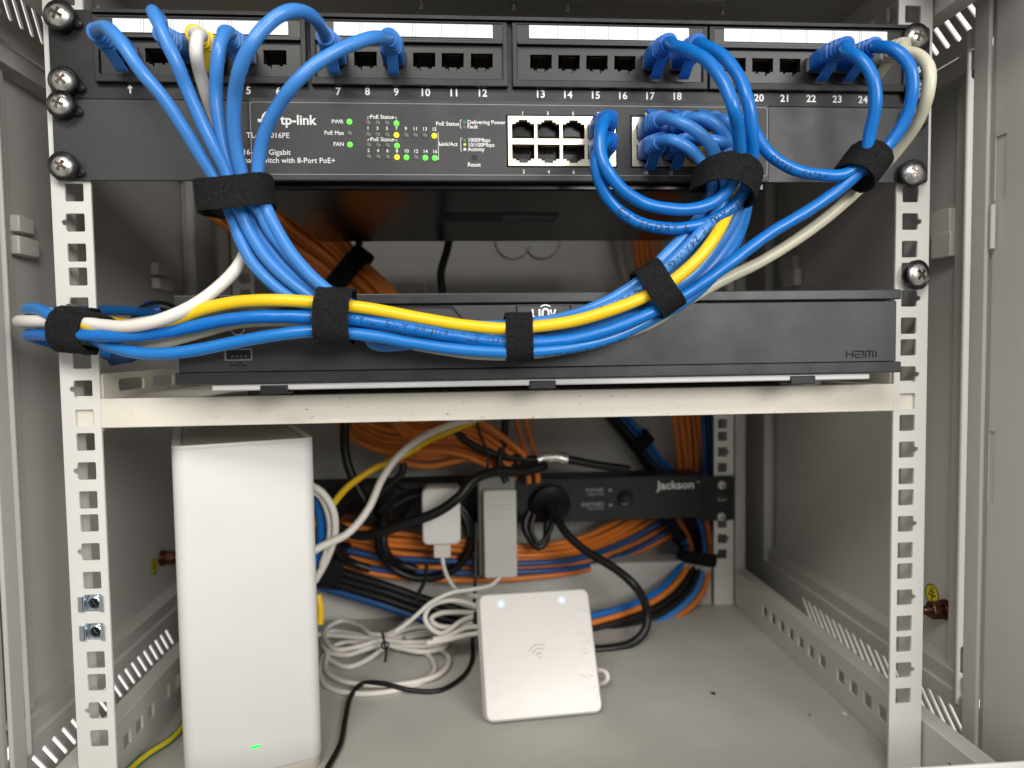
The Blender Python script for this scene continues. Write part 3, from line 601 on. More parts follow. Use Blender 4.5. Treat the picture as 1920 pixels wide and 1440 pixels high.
# ================================================================== CABLES
def P(pts):
    out = []
    for q in pts:
        if len(q) == 4: out.append(Vector(q[1:]))
        elif q[2] == 'f': out.append(atz(q[0], q[1], FLOOR + 2.6))
        else: out.append(at(*q))
    return out
def plug(t, C, mt, up=False, start=4.0, white=False, ptz=None, length=27.0):
    """moulded boot swept along the first part of the cord, with ribs and latch"""
    s = 0; idx = 0; acc = [0]
    for i in range(1, len(C)): acc.append(acc[-1] + (C[i] - C[i - 1]).length)
    n = max(i for i in range(len(C)) if acc[i] < start + length)
    seg = C[:n + 1]; Fr = frames(seg)
    # re-orient frames so that 'a' starts along world X
    v, f = [], []; N = 20; a_prev = Vector((1, 0, 0)); rows = 0
    dense = []
    for i in range(len(seg) - 1):
        for j in range(3): dense.append(seg[i].lerp(seg[i + 1], j / 3))
    dense.append(seg[-1]); Fd = frames(dense); s = 0
    for i, p in enumerate(dense):
        if i: s += (p - dense[i - 1]).length
        u = (s - start) / length
        if u < 0: continue
        t3 = Fd[i][0]; a = a_prev - t3 * a_prev.dot(t3); a.normalize(); a_prev = a; b = t3.cross(a)
        if u < .42: w, h, e = 6.0, 4.9, 5
        else:
            k = min(1, (u - .42) / .45); w, h, e = 5.8 - 1.3 * k, 4.9 - .5 * k, 5 - 2.8 * k
        if .5 < u < .93 and int((u - .5) / .43 * 7) % 2 == 1: w *= .8; h *= .8
        if u > .97: w *= .9; h *= .9
        for q in range(N):
            th = 2 * math.pi * q / N; c, sn = math.cos(th), math.sin(th)
            v.append(p + a * (w * math.copysign(abs(c) ** (2 / e), c)) + b * (h * math.copysign(abs(sn) ** (2 / e), sn)))
        rows += 1
    for r in range(rows - 1):
        for q in range(N): f.append((r * N + q, r * N + (q + 1) % N, (r + 1) * N + (q + 1) % N, (r + 1) * N + q))
    f += [tuple(range(N))[::-1], tuple(range((rows - 1) * N, rows * N))]
    pl = obj('plug', [(v, f)], mt, t, smooth=40)
    d = (C[1] - C[0]).normalized(); x, z = C[0].x, C[0].z; y0 = C[0].y + start
    obj('connector_tip', box(x - 5.5, x + 5.5, C[0].y - start - 2.4, C[0].y + 6, z - 3.3, z + 3.3), CLEAR, pl, bevel=.3)
    # latch tongue
    sg = 1 if up else -1; m = C[[i for i in range(len(C)) if acc[i] < start + 15][-1]]
    yf = C[0].y - start
    cs = spline([Vector((m.x, m.y - 1, m.z + sg * 4.5)), Vector(((m.x + x) / 2, yf - 8.5, z + sg * 7.6)), Vector((x, yf - 4.5, z + sg * 9.6)), Vector((x, yf - 2.2, z + sg * 10.2))], 1.0)
    v, f = [], []
    for i, p in enumerate(cs):
        t3 = (cs[min(i + 1, len(cs) - 1)] - cs[max(i - 1, 0)]).normalized(); nn = t3.cross(Vector((1, 0, 0))).normalized(); w = 2.9
        v += [p + Vector((w, 0, 0)) + nn * .6, p - Vector((w, 0, 0)) + nn * .6, p - Vector((w, 0, 0)) - nn * .6, p + Vector((w, 0, 0)) - nn * .6]
    for i in range(len(cs) - 1):
        for q in range(4): f.append((i * 4 + q, i * 4 + (q + 1) % 4, i * 4 + 4 + (q + 1) % 4, i * 4 + 4 + q))
    f += [(0, 1, 2, 3), (len(v) - 4, len(v) - 3, len(v) - 2, len(v) - 1)]
    obj('latch', [(v, f)], mt, pl, smooth=50, bevel=.25)
def wrap_text(C, s, at_s, r, size, rot, parent, ang=0.0):
    v2, f2 = text2d(s, size, align='LEFT', ext=0.0, space=1.25)
    acc = [0]
    for i in range(1, len(C)): acc.append(acc[-1] + (C[i] - C[i - 1]).length)
    k0 = min(range(len(C)), key=lambda j: abs(acc[j] - at_s)); dx = C[min(k0 + 3, len(C) - 1)].x - C[max(k0 - 3, 0)].x
    sg = 1 if (dx > 0) != rot else -1; vs = []
    for q in v2:
        u = at_s + q.x * sg; w = -q.y if rot else q.y
        i = 1
        while i < len(acc) - 1 and acc[i] < u: i += 1
        k = min(1, max(0, (u - acc[i - 1]) / max(1e-6, acc[i] - acc[i - 1]))); p = C[i - 1].lerp(C[i], k)
        t3 = (C[min(i + 1, len(C) - 1)] - C[max(i - 2, 0)]).normalized()
        n = (Vector((0, -1, -.05)) ); n = (n - t3 * n.dot(t3)).normalized(); up_ = n.cross(t3)
        if up_.z < 0: up_ = -up_
        th = w / r + ang; vs.append(p + (n * math.cos(th) + up_ * math.sin(th)) * (r * 1.035 + .03))
    obj('printed_text', [(vs, f2)], DINK, parent, smooth=0)
def cable(name, label, cat, group, pts, r, mt, plugs=(), plugmat=None, wob=0.0, n=14, text=None, step=2.0, upflag=False, plen=27.0):
    C = spline(P(pts), step)
    if not plugs and not text:
        return meta(obj(name, [tube(C, r, n, wob=wob)], mt, None, smooth=80), label, cat, group)
    t = thing(name, label, cat, C[len(C) // 2], group)
    cd = obj('cord', [tube(C, r, n, wob=wob)], mt, t, smooth=80)
    if 'a' in plugs: plug(t, C, plugmat, upflag if isinstance(upflag, bool) else upflag[0], length=plen)
    if 'b' in plugs: plug(t, C[::-1], plugmat, upflag if isinstance(upflag, bool) else upflag[1], length=plen)
    for tt in (text or []): wrap_text(C, *tt, parent=cd)
    return t
def pport(k, dy=0): return [('w', PORTX[k], YM + 1, PZ), ('w', PORTX[k], YM - 10, PZ + .2), ('w', PORTX[k], YM - 30, PZ - 1.5)]
def sport(k):
    i = 0 if k <= 8 else 1; kk = (k - 1) // 2 - (0 if i == 0 else 4); z = 151.5 if k % 2 else 140.6
    return [('w', bxx(i, kk), YS + 2, z), ('w', bxx(i, kk), YS - 9, z), ('w', bxx(i, kk), YS - 26, z - 1.5)]
RB = 3.05
GB = 'blue patch cables between patch panel and switch'
# right hand run shared by the five left cables: from V2 strap, under the front cables, up to the switch
def tail(i):
    oy = [0, 1, 2, 3, 4][i]
    lo = [(700, 592 + 13 * oy, -36), (800, 603 + 10 * oy, -37), (900, 612 + 9.5 * oy, -37), (972, 608 + 10 * oy, -38)]
    mid = [[(1050, 598, -40), (1120, 574, -42), (1190, 534, -44), (1240, 487, -46), (1285, 440, -44), (1320, 395, -40), (1335, 360, -42)],
           [(1050, 604, -43), (1120, 583, -45), (1200, 545, -46), (1262, 490, -50), (1315, 435, -50), (1350, 390, -46), (1362, 350, -46)],
           [(1050, 606, -37), (1120, 583, -38), (1200, 552, -40), (1262, 510, -40), (1318, 455, -40), (1355, 400, -40), (1375, 350, -42)],
           [(1050, 620, -37), (1120, 600, -38), (1210, 560, -40), (1290, 520, -38), (1340, 465, -38), (1375, 410, -40), (1390, 350, -42)],
           [(1050, 632, -37), (1120, 615, -38), (1210, 580, -40), (1300, 530, -36), (1352, 475, -35), (1388, 410, -38), (1400, 350, -42)]][i]
    return lo + mid
up_ends = {0: [(1328, 322, -44), (1312, 298, -45), (1290, 277, -47), (1264, 264, -46)] , 1: [(1347, 306, -48), (1334, 276, -50), (1306, 246, -52), (1266, 226, -48)],
           2: [(1362, 300, -42), (1362, 266, -42), (1346, 238, -44), (1318, 222, -43)], 3: [(1378, 300, -40), (1372, 262, -38), (1366, 230, -44)],
           4: [(1390, 300, -38), (1386, 280, -36), (1358, 268, -44), (1320, 262, -44)]}
sp_ = {0: 10, 1: 9, 2: 11, 3: 13, 4: 12}
heads = [
    (1, [(190, 52, -46), (206, 56, -56), (232, 86, -62), (266, 136, -62), (305, 182, -58), (345, 242, -52), (378, 296, -46), (402, 335, -42), (418, 368, -40)],
     [(433, 400, -42), (448, 442, -44), (470, 487, -44), (490, 512, -44), (515, 536, -43), (550, 560, -42), (610, 590, -40)], 'blue patch cable from the leftmost patch panel port, outermost of the left bundle'),
    (3, [(302, 40, -44), (287, 22, -54), (297, 42, -62), (312, 78, -64), (330, 116, -63), (350, 165, -58), (374, 220, -54), (402, 278, -50), (424, 322, -46), (436, 368, -44)],
     [(452, 400, -46), (470, 438, -46), (500, 484, -46), (540, 524, -45), (588, 560, -43), (640, 592, -40)], 'blue patch cable looping over the label strip from the third port'),
    (5, [(432, 62, -42), (420, 66, -51), (411, 90, -55), (407, 125, -54), (405, 170, -50), (410, 225, -48), (422, 285, -46), (436, 335, -44), (450, 368, -42)],
     [(470, 398, -42), (486, 434, -42), (520, 482, -42), (562, 526, -42), (610, 560, -42), (660, 590, -39)], 'blue patch cable bending sharply down from the fifth port beside the yellow boot'),
    (7, [(603, 52, -44), (588, 33, -56), (563, 21, -66), (536, 23, -72), (505, 43, -74), (472, 82, -76), (450, 130, -72), (440, 180, -64), (438, 230, -58), (444, 285, -52), (455, 332, -48), (466, 368, -46)],
     [(488, 398, -48), (508, 434, -48), (545, 480, -48), (582, 520, -46), (622, 552, -46), (680, 592, -42)], 'blue patch cable making the tall arch up from port seven'),
    (9, [(722, 72, -42), (705, 70, -52), (680, 76, -58), (640, 92, -63), (590, 122, -66), (550, 160, -66), (518, 205, -60), (496, 250, -54), (486, 295, -50), (484, 335, -48), (490, 368, -48)],
     [(506, 405, -50), (522, 436, -50), (546, 474, -50), (580, 514, -50), (615, 545, -50), (680, 590, -46)], 'blue patch cable arching low across the switch front from port nine')]
for i, (pt, h, m, lab) in enumerate(heads):
    txt = None
    if i == 1: txt = [('CAT6 ROHS U/L', 640, RB, 3.6, True)]
    pts = pport(pt) + h + m + tail(i) + up_ends[i] + sport(sp_[i])[::-1]
    C = spline(P(pts), 2.0)
    acc = 0; sa = sb = 0
    t = thing('patch_cable', lab, 'cable', C[len(C) // 2], GB)
    cd = obj('cord', [tube(C, RB, 14, wob=.012)], LB, t, smooth=80)
    plug(t, C, LBP, False, length=29); plug(t, C[::-1], LBP, sp_[i] % 2 == 1, length=26)
    acc = [0]
    for j in range(1, len(C)): acc.append(acc[-1] + (C[j] - C[j - 1]).length)
    def s_at(px, py, Y):
        q = at(px, py, Y); return acc[min(range(len(C)), key=lambda j: (C[j] - q).length)]
    if i == 1: wrap_text(C, 'PVC  CAT6 ROHS  U/L', s_at(1215, 528, -46), RB, 5.0, True, cd, .1); wrap_text(C, 'UTP 24AWG VERIFIED', s_at(1345, 425, -48), RB, 5.0, True, cd, 0)
# white cable with yellow boot from port 4
cable('patch_cable', 'white patch cable with yellow boot, dropping behind the blue cables to the lower left', 'cable', None,
      pport(4) + [(378, 66, -42), (370, 72, -51), (368, 98, -53), (376, 140, -44), (390, 185, -36), (408, 232, -26), (428, 280, -22), (452, 330, -22), (462, 368, -24), (468, 420, -28), (464, 460, -30), (447, 498, -34),
                  (410, 538, -40), (360, 574, -46), (300, 600, -48), (245, 612, -44), (195, 610, -36), (145, 603, -28), (95, 602, -22), (55, 602, -16), (36, 602, -4), (48, 606, 14), (100, 612, 26), (200, 612, 40), (290, 600, 60)],
      RB, WHT, 'a', YELP, plen=28)
# yellow cable
cable('patch_cable', 'yellow patch cable running along the front of the whole bundle', 'cable', None,
      [('w', *at(290, 612, 70)), (180, 600, 34), (100, 592, 16), (70, 588, 0), (88, 586, -14), (120, 598, -24), (190, 614, -34), (280, 612, -42), (330, 598, -44), (380, 580, -46), (440, 567, -48), (510, 563, -52), (580, 566, -52), (630, 571, -52), (700, 580, -53),
       (790, 597, -50), (870, 610, -49), (945, 616, -50), (1000, 613, -50), (1080, 601, -50), (1150, 580, -52), (1210, 556, -51), (1262, 526, -53), (1308, 486, -54), (1338, 448, -52), (1360, 408, -46), (1374, 368, -44), (1374, 320, -40), (1362, 282, -40)] + sport(14)[::-1],
      RB, YEL, 'b', YELP, plen=26)
# upper blue (with writing) of the bottom run
def named(label, pts, mt, pm, plugs, texts, up_=False, plen=29, group=None):
    C = spline(P(pts), 2.0); t = thing('patch_cable', label, 'cable', C[len(C) // 2], group)
    cd = obj('cord', [tube(C, RB, 16, wob=.02 if mt is DB else .008)], mt, t, smooth=80)
    if 'a' in plugs: plug(t, C, pm, up_, length=plen)
    if 'b' in plugs: plug(t, C[::-1], pm, up_, length=plen)
    acc = [0]
    for j in range(1, len(C)): acc.append(acc[-1] + (C[j] - C[j - 1]).length)
    for s, q, size, flip, ang in texts:
        w = at(*q); sa = acc[min(range(len(C)), key=lambda j: (C[j] - w).length)]; wrap_text(C, s, sa, RB, size, flip, cd, ang)
    return t
named('deep blue patch cable from port twenty three, sweeping down along the bundle with printed writing',
      pport(23) + [(1645, 88, -42), (1674, 92, -52), (1704, 122, -56), (1711, 168, -56), (1698, 222, -52), (1668, 270, -48), (1632, 304, -46), (1580, 350, -42), (1520, 392, -40), (1440, 440, -40), (1360, 500, -42),
                   (1290, 548, -46), (1225, 584, -50), (1150, 616, -50), (1080, 635, -49), (1000, 643, -49), (945, 642, -49), (850, 630, -50), (760, 614, -52), (680, 601, -51), (630, 597, -51), (560, 594, -51), (480, 594, -50), (410, 602, -47), (340, 617, -44), (270, 628, -42), (200, 630, -38), (140, 628, -30), (90, 628, -20), (55, 628, -8), (62, 632, 8), (120, 650, 24), (205, 662, 40)],
      DB, DBP, 'a', [('3rd Party ETL Verified ANSI/TIA-568-C.2', (1000, 645, -49), 5.0, True, .25)], group=None)
named('medium blue patch cable at the bottom edge of the front bundle',
      [('w', *at(300, 590, 110)), (230, 582, 70), (150, 584, 30), (80, 584, 4), (52, 580, -8), (72, 580, -18), (105, 596, -26), (150, 622, -26), (200, 646, -32), (250, 660, -38), (310, 663, -42), (370, 656, -44), (440, 642, -46), (520, 628, -50), (590, 621, -51), (640, 624, -51), (700, 630, -50), (780, 644, -49), (860, 655, -49),
       (945, 660, -49), (1000, 659, -49), (1080, 650, -48), (1150, 632, -47), (1215, 602, -44), (1290, 560, -38), (1345, 508, -34), (1385, 440, -36), (1400, 380, -40), (1398, 330, -42), (1390, 285, -38), (1388, 268, -40)] + sport(16)[::-1],
      mat('medium_blue_jacket', (0.012, 0.18, 0.54), 0.3, rvar=.05, var=.05, vscale=60), LBP, 'b', [('or Par No 67 18-34 26 EIE ve', (1185, 626, -46), 3.0, True, -.9)], plen=26)
# 22 -> left into switch
named('deep blue patch cable from port twenty two, curling left below the strap toward the switch',
      pport(22) + [(1586, 96, -41), (1610, 108, -50), (1634, 140, -54), (1642, 190, -54), (1632, 245, -50), (1618, 300, -46), (1585, 326, -44), (1540, 328, -44), (1485, 316, -44), (1440, 286, -44), (1418, 252, -42), (1400, 224, -42)] + sport(15)[::-1],
      DB, DBP, 'a', [('CAT6A', (1440, 300, -44), 3.4, False, -.5), ('GATE 6', (1500, 330, -44), 3.4, False, -.4)])
# ivory from port 24
named('ivory patch cable from port twenty four, outermost loop at the right rail',
      pport(24) + [(1692, 96, -40), (1722, 104, -48), (1742, 130, -54), (1740, 175, -54), (1722, 225, -46), (1690, 272, -36), (1650, 318, -28), (1605, 360, -28), (1545, 412, -28), (1480, 458, -28), (1420, 494, -28), (1350, 528, -28), (1280, 568, -31), (1210, 610, -33),
                   (1100, 645, -33), (1000, 662, -33), (900, 664, -33), (800, 650, -34), (700, 630, -38), (600, 606, -46), (520, 600, -42), (440, 606, -36), (380, 622, -34), (330, 636, -33), (280, 646, -30), (230, 648, -24), (180, 640, -18), (130, 630, -14), (90, 622, -6), (80, 622, 8), (140, 622, 20), (210, 640, 30)],
      GRY, GRYP, 'a', [])
# 17/18 -> loops down through strap to switch 7 / 8
named('deep blue patch cable from port seventeen, left of the pair arching down the right',
      pport(17) + [(1265, 86, -44), (1295, 96, -56), (1330, 118, -66), (1358, 158, -72), (1376, 205, -74), (1385, 255, -66), (1386, 305, -58), (1372, 345, -54), (1345, 375, -52), (1305, 391, -52), (1258, 392, -52), (1210, 382, -52), (1170, 358, -54), (1140, 322, -56), (1126, 285, -54), (1126, 252, -52), (1132, 230, -46)] + sport(7)[::-1],
      DB, DBP, 'ab', [], plen=29, group='pair of deep blue cables looping to the middle plugs')
named('deep blue patch cable from port eighteen, right of the pair with category six writing',
      pport(18) + [(1325, 88, -42), (1354, 104, -51), (1384, 142, -58), (1402, 190, -62), (1410, 245, -60), (1410, 300, -54), (1400, 348, -50), (1380, 380, -48), (1345, 407, -48), (1300, 424, -48), (1250, 428, -48), (1200, 418, -48), (1158, 392, -48), (1128, 350, -50), (1118, 305, -52), (1126, 278, -50), (1134, 266, -45)] + sport(8)[::-1],
      DB, DBP, 'ab', [('CATEGORY 6   250MHz  PVC', (1158, 392, -48), 5.2, False, -.2)], plen=29, group='pair of deep blue cables looping to the middle plugs')
# ================================================================== STRAPS
def strap(label, px, py, Y, ang, lat, dep, width, tailpx=None, group='black hook and loop straps on the front cables', seed=0, th=1.3, bow=0.0, off=(0, 0)):
    """ring around a bundle. ang: bundle direction in image (degrees, x right y up); lat/dep half sizes mm; width along bundle"""
    c = at(px, py, Y); a = math.radians(ang); d = Vector((math.cos(a), 0, math.sin(a))); l = Vector((-math.sin(a), 0, math.cos(a))); e = Vector((0, -1, 0))
    rnd = random.Random(seed); N = 56; W = 9; v, f = [], []
    for ly in (0, 1):
        for i in range(N):
            t = 2 * math.pi * i / N; ct, st = math.cos(t), math.sin(t)
            pw = .72
            x = math.copysign(abs(ct) ** pw, ct); y = math.copysign(abs(st) ** pw, st)
            for j in range(W):
                u = (j / (W - 1) - .5) * width
                nz = noise.noise(Vector((i * .35 + seed, j * .5, ly))) * .5
                rr = 0 if ly == 0 else th
                edge = .35 * (rnd.random() - .5) if j in (0, W - 1) else 0
                v.append(c + l * (x * (lat + rr + nz)) + e * (y * (dep + rr + nz)) + d * (u + edge + bow * (x * x - .5) * 2))
    for ly in (0, 1):
        for i in range(N):
            for j in range(W - 1):
                A = ly * N * W; f.append((A + i * W + j, A + ((i + 1) % N) * W + j, A + ((i + 1) % N) * W + j + 1, A + i * W + j + 1))
    for i in range(N):
        for j in (0, W - 1): f.append((i * W + j, ((i + 1) % N) * W + j, N * W + ((i + 1) % N) * W + j, N * W + i * W + j))
    t_ = thing('cable_strap', label, 'strap', c, group)
    obj('band', [(v, f)], VEL, t_, smooth=50)
    # loose end flap
    if tailpx:
        q0, q1, q2 = [at(*q) for q in tailpx]
        cs = spline([q0, q1, q2], 1.5); vv, ff = [], []
        for i, p in enumerate(cs):
            t3 = (cs[min(i + 1, len(cs) - 1)] - cs[max(i - 1, 0)]).normalized(); nn = t3.cross(d).normalized()
            for k, (s1, s2) in enumerate(((.5, .7), (-.5, .7), (-.5, -.7), (.5, -.7))): vv.append(p + d * (s1 * width * .96) + nn * s2)
        for i in range(len(cs) - 1):
            for k in range(4): ff.append((i * 4 + k, i * 4 + (k + 1) % 4, i * 4 + 4 + (k + 1) % 4, i * 4 + 4 + k))
        ff += [(0, 1, 2, 3), (len(vv) - 4, len(vv) - 3, len(vv) - 2, len(vv) - 1)]
        obj('loose_end', [(vv, ff)], VEL, t_, smooth=50)
    # fuzz: tiny fibre slivers standing off the loop side
    fv, ff = [], []
    for _ in range(2600):
        i = rnd.random() * 2 * math.pi; ct, st = math.cos(i), math.sin(i)
        if st < -.3: continue
        x = math.copysign(abs(ct) ** .72, ct); y = math.copysign(abs(st) ** .72, st); u = (rnd.random() - .5) * (width + .3)
        p = c + l * (x * (lat + th)) + e * (y * (dep + th)) + d * (u + bow * (x * x - .5) * 2)
        nrm = (l * ct / lat + e * st / dep).normalized() + Vector((rnd.uniform(-1, 1), rnd.uniform(-1, 1), rnd.uniform(-1, 1))) * .9
        nrm.normalize(); L_ = rnd.uniform(.35, 1.0); w = nrm.cross(d + Vector((.1, .2, .3))).normalized() * .07
        k = len(fv); fv += [p - w, p + w, p + nrm * L_]; ff.append((k, k + 1, k + 2))
    obj('fuzz', [(fv, ff)], FUZZ, t_, smooth=0)
strap('black strap round the vertical blue bundle left of the switch lettering', 442, 368, -45, -90 + 6, 16.6, 11.5, 14.6, seed=1, bow=-.8)
strap('black strap where the left bundle meets the yellow cable, above the recorder', 629, 594, -48, -4, 12.8, 10.5, 16.5, seed=2, bow=.6)
strap('black strap across the bundle under the recorder badge', 972, 632, -43.5, 1, 10.9, 9.0, 13.2, seed=3, bow=.3)
strap('black tilted strap on the rising bundle right of the recorder badge', 1231, 543, -46, 33, 12.6, 10.5, 13.5, seed=4, bow=.8)
strap('thick black strap round the cables just below the right switch ports', 1362, 337, -48, 74, 14.2, 14.5, 13.5, seed=5, bow=-2.6)
strap('black strap at the far right holding two blue cables and the ivory one', 1618, 310, -40, 52, 8.8, 10.5, 15.5, seed=6, bow=-1.2)
strap('frayed black strap holding the cable loops in front of the left rail', 142, 619, -25, -6, 10.4, 8.5, 15.5, seed=7, tailpx=((150, 584, -32), (172, 590, -33), (196, 604, -30)), bow=1.6)
# blue cable loops sitting behind the left rail
for i, (pts, m_) in enumerate((([(200, 662, 42), (240, 668, 60), (270, 640, 90), (260, 600, 110), (280, 575, 120), (330, 580, 130)], NBL), ([(190, 655, 60), (225, 668, 80), (255, 630, 100), (262, 590, 110), (300, 575, 116), (340, 590, 120)], BLC),
                               ([(205, 675, 70), (250, 662, 80), (285, 620, 96), (275, 590, 104), (300, 580, 108)], NBL))):
    cable('network_cable', ['navy cable loop behind the left rail, nearest the rail', 'black cable loop between two navy loops behind the left rail', 'navy cable loop beside the recorder corner'][i], 'cable', 'cable loops behind the left rail', pts, 4.2, m_)
# ================================================================== REAR CABLING
def bundle(name, path, n, spread, r, mats, labels, group, Yj=6, wob_px=3.0, seed=0, taper=None):
    rnd = random.Random(seed)
    for i in range(n):
        o = (i - (n - 1) / 2); ph = rnd.random() * 6.3; am = rnd.uniform(.3, 1) * wob_px; dy = rnd.uniform(-Yj, Yj); pts = []
        for k, q in enumerate(path):
            a = path[max(k - 1, 0)]; b = path[min(k + 1, len(path) - 1)]; tx_, ty_ = b[0] - a[0], b[1] - a[1]; L_ = math.hypot(tx_, ty_) or 1
            nx, ny = -ty_ / L_, tx_ / L_; s = (q[3] if len(q) > 3 else 1.0) * spread
            w = o * s + am * math.sin(k * 1.1 + ph)
            pts.append((q[0] + nx * w, q[1] + ny * w, q[2] + dy + (i % 2) * 4))
        m_ = mats[i % len(mats)]; lb = labels[m_.name] if isinstance(labels, dict) else labels
        cable(name, lb, 'cable', group, pts, r, m_, n=10, step=4)
g = 'orange cables hanging behind the recorder on the left'
bundle('network_cable', [(420, 335, 225, 1.4), (480, 385, 222, 1.3), (540, 430, 220, 1.25), (600, 475, 218, 1), (648, 515, 216, .75), (690, 555, 214, .8), (740, 620, 210, 1)], 10, 11.2, 3.2, [ORG], 'orange network cable in the slanting bundle behind the recorder, left of centre', g, seed=3)
bundle('network_cable', [(430, 330, 238, 1.4), (490, 380, 236, 1.3), (550, 426, 234, 1.25), (606, 470, 232, 1), (652, 512, 230, .75), (694, 553, 228, .8), (744, 620, 226, 1)], 6, 15, 3.0, [ORG], 'orange network cable in the slanting bundle behind the recorder, left of centre', g, seed=33)
bundle('network_cable', [(1196, 330, 300), (1208, 430, 305), (1218, 500, 310), (1240, 600, 316), (1270, 700, 324), (1288, 790, 334), (1294, 850, 336), (1300, 920, 338), (1306, 1000, 338)], 5, 11, 2.8, [ORG], 'orange network cable in the upright bundle near the right rear rail', 'orange cables down the right rear', seed=5, wob_px=2)
bundle('network_cable', [(1318, 640, 334), (1327, 780, 336), (1330, 850, 336), (1326, 920, 338), (1322, 1000, 338)], 3, 10, 2.8, [NBL], 'navy network cable tight against the right rear rail', 'navy cables by the right rear rail', seed=6, wob_px=1)
bundle('network_cable', [(640, 760, 262), (668, 800, 262), (720, 826, 260), (790, 828, 258), (860, 832, 256), (920, 852, 254), (968, 884, 252)], 5, 10, 2.8, [ORG], 'orange network cable in the coil that hangs under the shelf', 'orange coil under the shelf', seed=8)
bundle('network_cable', [(740, 770, 250), (775, 806, 248), (830, 800, 246), (880, 800, 244), (930, 830, 244), (975, 868, 246)], 5, 9, 2.8, [ORG], 'orange network cable in the upper turns of the coil under the shelf', 'upper turns of the orange coil', seed=9)
bundle('network_cable', [(690, 765, 266), (712, 800, 266), (735, 845, 264), (800, 862, 262), (880, 850, 262), (940, 868, 258), (972, 892, 256)], 3, 11, 2.8, [ORG], 'orange network cable in the lowest turns of the coil under the shelf', 'lowest turns of the orange coil', seed=10)
bundle('network_cable', [(972, 770, 262), (984, 815, 262), (996, 868, 262), (1000, 905, 264)], 2, 17, 2.8, [ORG], 'orange network cable dropping behind the power strip, middle pair', 'middle pair of orange cables', seed=11, wob_px=1)
bundle('network_cable', [(570, 1005, 276), (640, 1022, 276), (720, 1040, 274, 1.1), (800, 1046, 272, 1.1), (880, 1050, 272), (980, 1052, 276, .8), (1080, 1042, 290, .8), (1160, 1016, 322, .9), (1215, 988, 334, 1), (1255, 960, 338, 1.1), (1290, 915, 340)], 8, 10.5, 2.8,
       [ORG, ORG, ORG, ORG, NBL, ORG, NBL, ORG], {'orange_jacket': 'orange network cable in the wide bundle running along the rear beam', 'navy_jacket': 'navy network cable inside the wide orange bundle along the rear beam'}, 'bundle along the rear beam', seed=12)
bundle('network_cable', [(1268, 900, 338), (1288, 965, 334), (1304, 1005, 322, .8), (1308, 1045, 300, .7), (1290, 1095, 282), (1248, 1136, 264), (1190, 1164, 250), (1120, 1184, 240), (1020, 1204, 226), (960, 1210, 220)], 6, 12.5, 3.0,
       [ORG, LB, BLC, BLC, ORG, DB], {'deep_blue_jacket': 'blue network cable on the inner side of the curved rear bundle', 'orange_jacket': 'orange network cable in the curved bundle behind the white square unit', 'black_jacket': 'black cable in the core of the curved rear bundle', 'light_blue_jacket': 'lighter blue network cable low in the curved rear bundle'}, 'curved bundle on the cabinet floor', Yj=4, seed=13, wob_px=2)
bundle('network_cable', [(1140, 760, 334), (1168, 795, 334), (1198, 830, 334), (1225, 868, 335), (1258, 905, 338), (1275, 950, 338)], 4, 10, 2.8, [DB, NBL, BLC, BLC], {'deep_blue_jacket': 'blue network cable in the small strapped bundle above the power strip', 'navy_jacket': 'navy network cable in the small strapped bundle above the power strip', 'black_jacket': 'black cable in the small strapped bundle above the power strip'}, 'small bundle above the power strip', seed=14, wob_px=1)
bundle('power_cable', [(560, 1068, 262), (640, 1092, 258), (720, 1116, 252), (800, 1144, 246), (880, 1168, 238), (960, 1190, 230)], 4, 12, 4.0, [BLC, BLC, BLC, NBL], {'black_jacket': 'thick black cord crossing the floor behind the white coil', 'navy_jacket': 'thick navy cable crossing the floor behind the white coil'}, 'thick cords across the rear floor', Yj=2, seed=15, wob_px=1)
def single(label, pts, r, m_, name='power_cable', group=None, **k): return cable(name, label, 'cord' if name == 'power_cable' else 'cable', group, pts, r, m_, n=12, step=3, **k)
single('black cord hanging behind the tower router, above the power strip', [(648, 780, 240), (646, 830, 240), (652, 870, 238), (668, 910, 236), (690, 950, 234)], 4.2, BLC)
single('black cord hanging straight behind the recorder, centre', [(846, 430, 250), (838, 470, 250), (827, 510, 250), (829, 545, 250), (838, 590, 250), (850, 700, 250)], 3.6, BLC)
single('black cord behind the rear strap of the orange bundle', [(676, 430, 236), (671, 480, 236), (668, 540, 236), (672, 640, 236)], 3.2, BLC)
single('black cord hanging right of the grey adapter wire', [(948, 770, 248), (944, 830, 246), (936, 872, 240), (950, 905, 236)], 3.4, BLC)
single('thin black wire rising from the grey adapter', [(888, 776, 236), (902, 820, 236), (914, 850, 234), (914, 888, 232)], 1.3, BLC)
single('thin black wire dropping past the grey adapter', [(893, 980, 228), (892, 1040, 222), (891, 1090, 214), (889, 1130, 200)], 1.3, BLC)
single('black cord crossing the front of the white charger', [(590, 950, 224), (630, 985, 222), (672, 1004, 216), (712, 998, 208), (760, 982, 204), (820, 960, 200), (862, 930, 200), (888, 900, 206), (930, 884, 218), (985, 884, 230), (1020, 872, 240), (960, 870, 250)], 4.4, BLC)
single('black cord running right from the silver wrapped splice', [(846, 800, 248), (880, 830, 246), (930, 852, 246), (1000, 862, 246), (1062, 862, 246), (1120, 872, 248), (1180, 880, 252)], 4.0, BLC)
o = obj('foil_wrap', [tube(spline([at(1008, 862, 245), at(1035, 857, 245), at(1063, 862, 245)], 2), 6.0, 18, wob=.03)], STEEL, None, smooth=80); meta(o, 'silver foil wrap round a black cord above the power strip', 'wrap')
single('black cord with clip standing above the tangled cords on the strip', [(672, 985, 214), (700, 940, 214), (735, 905, 214), (755, 885, 214), (756, 868, 214)], 3.2, BLC)
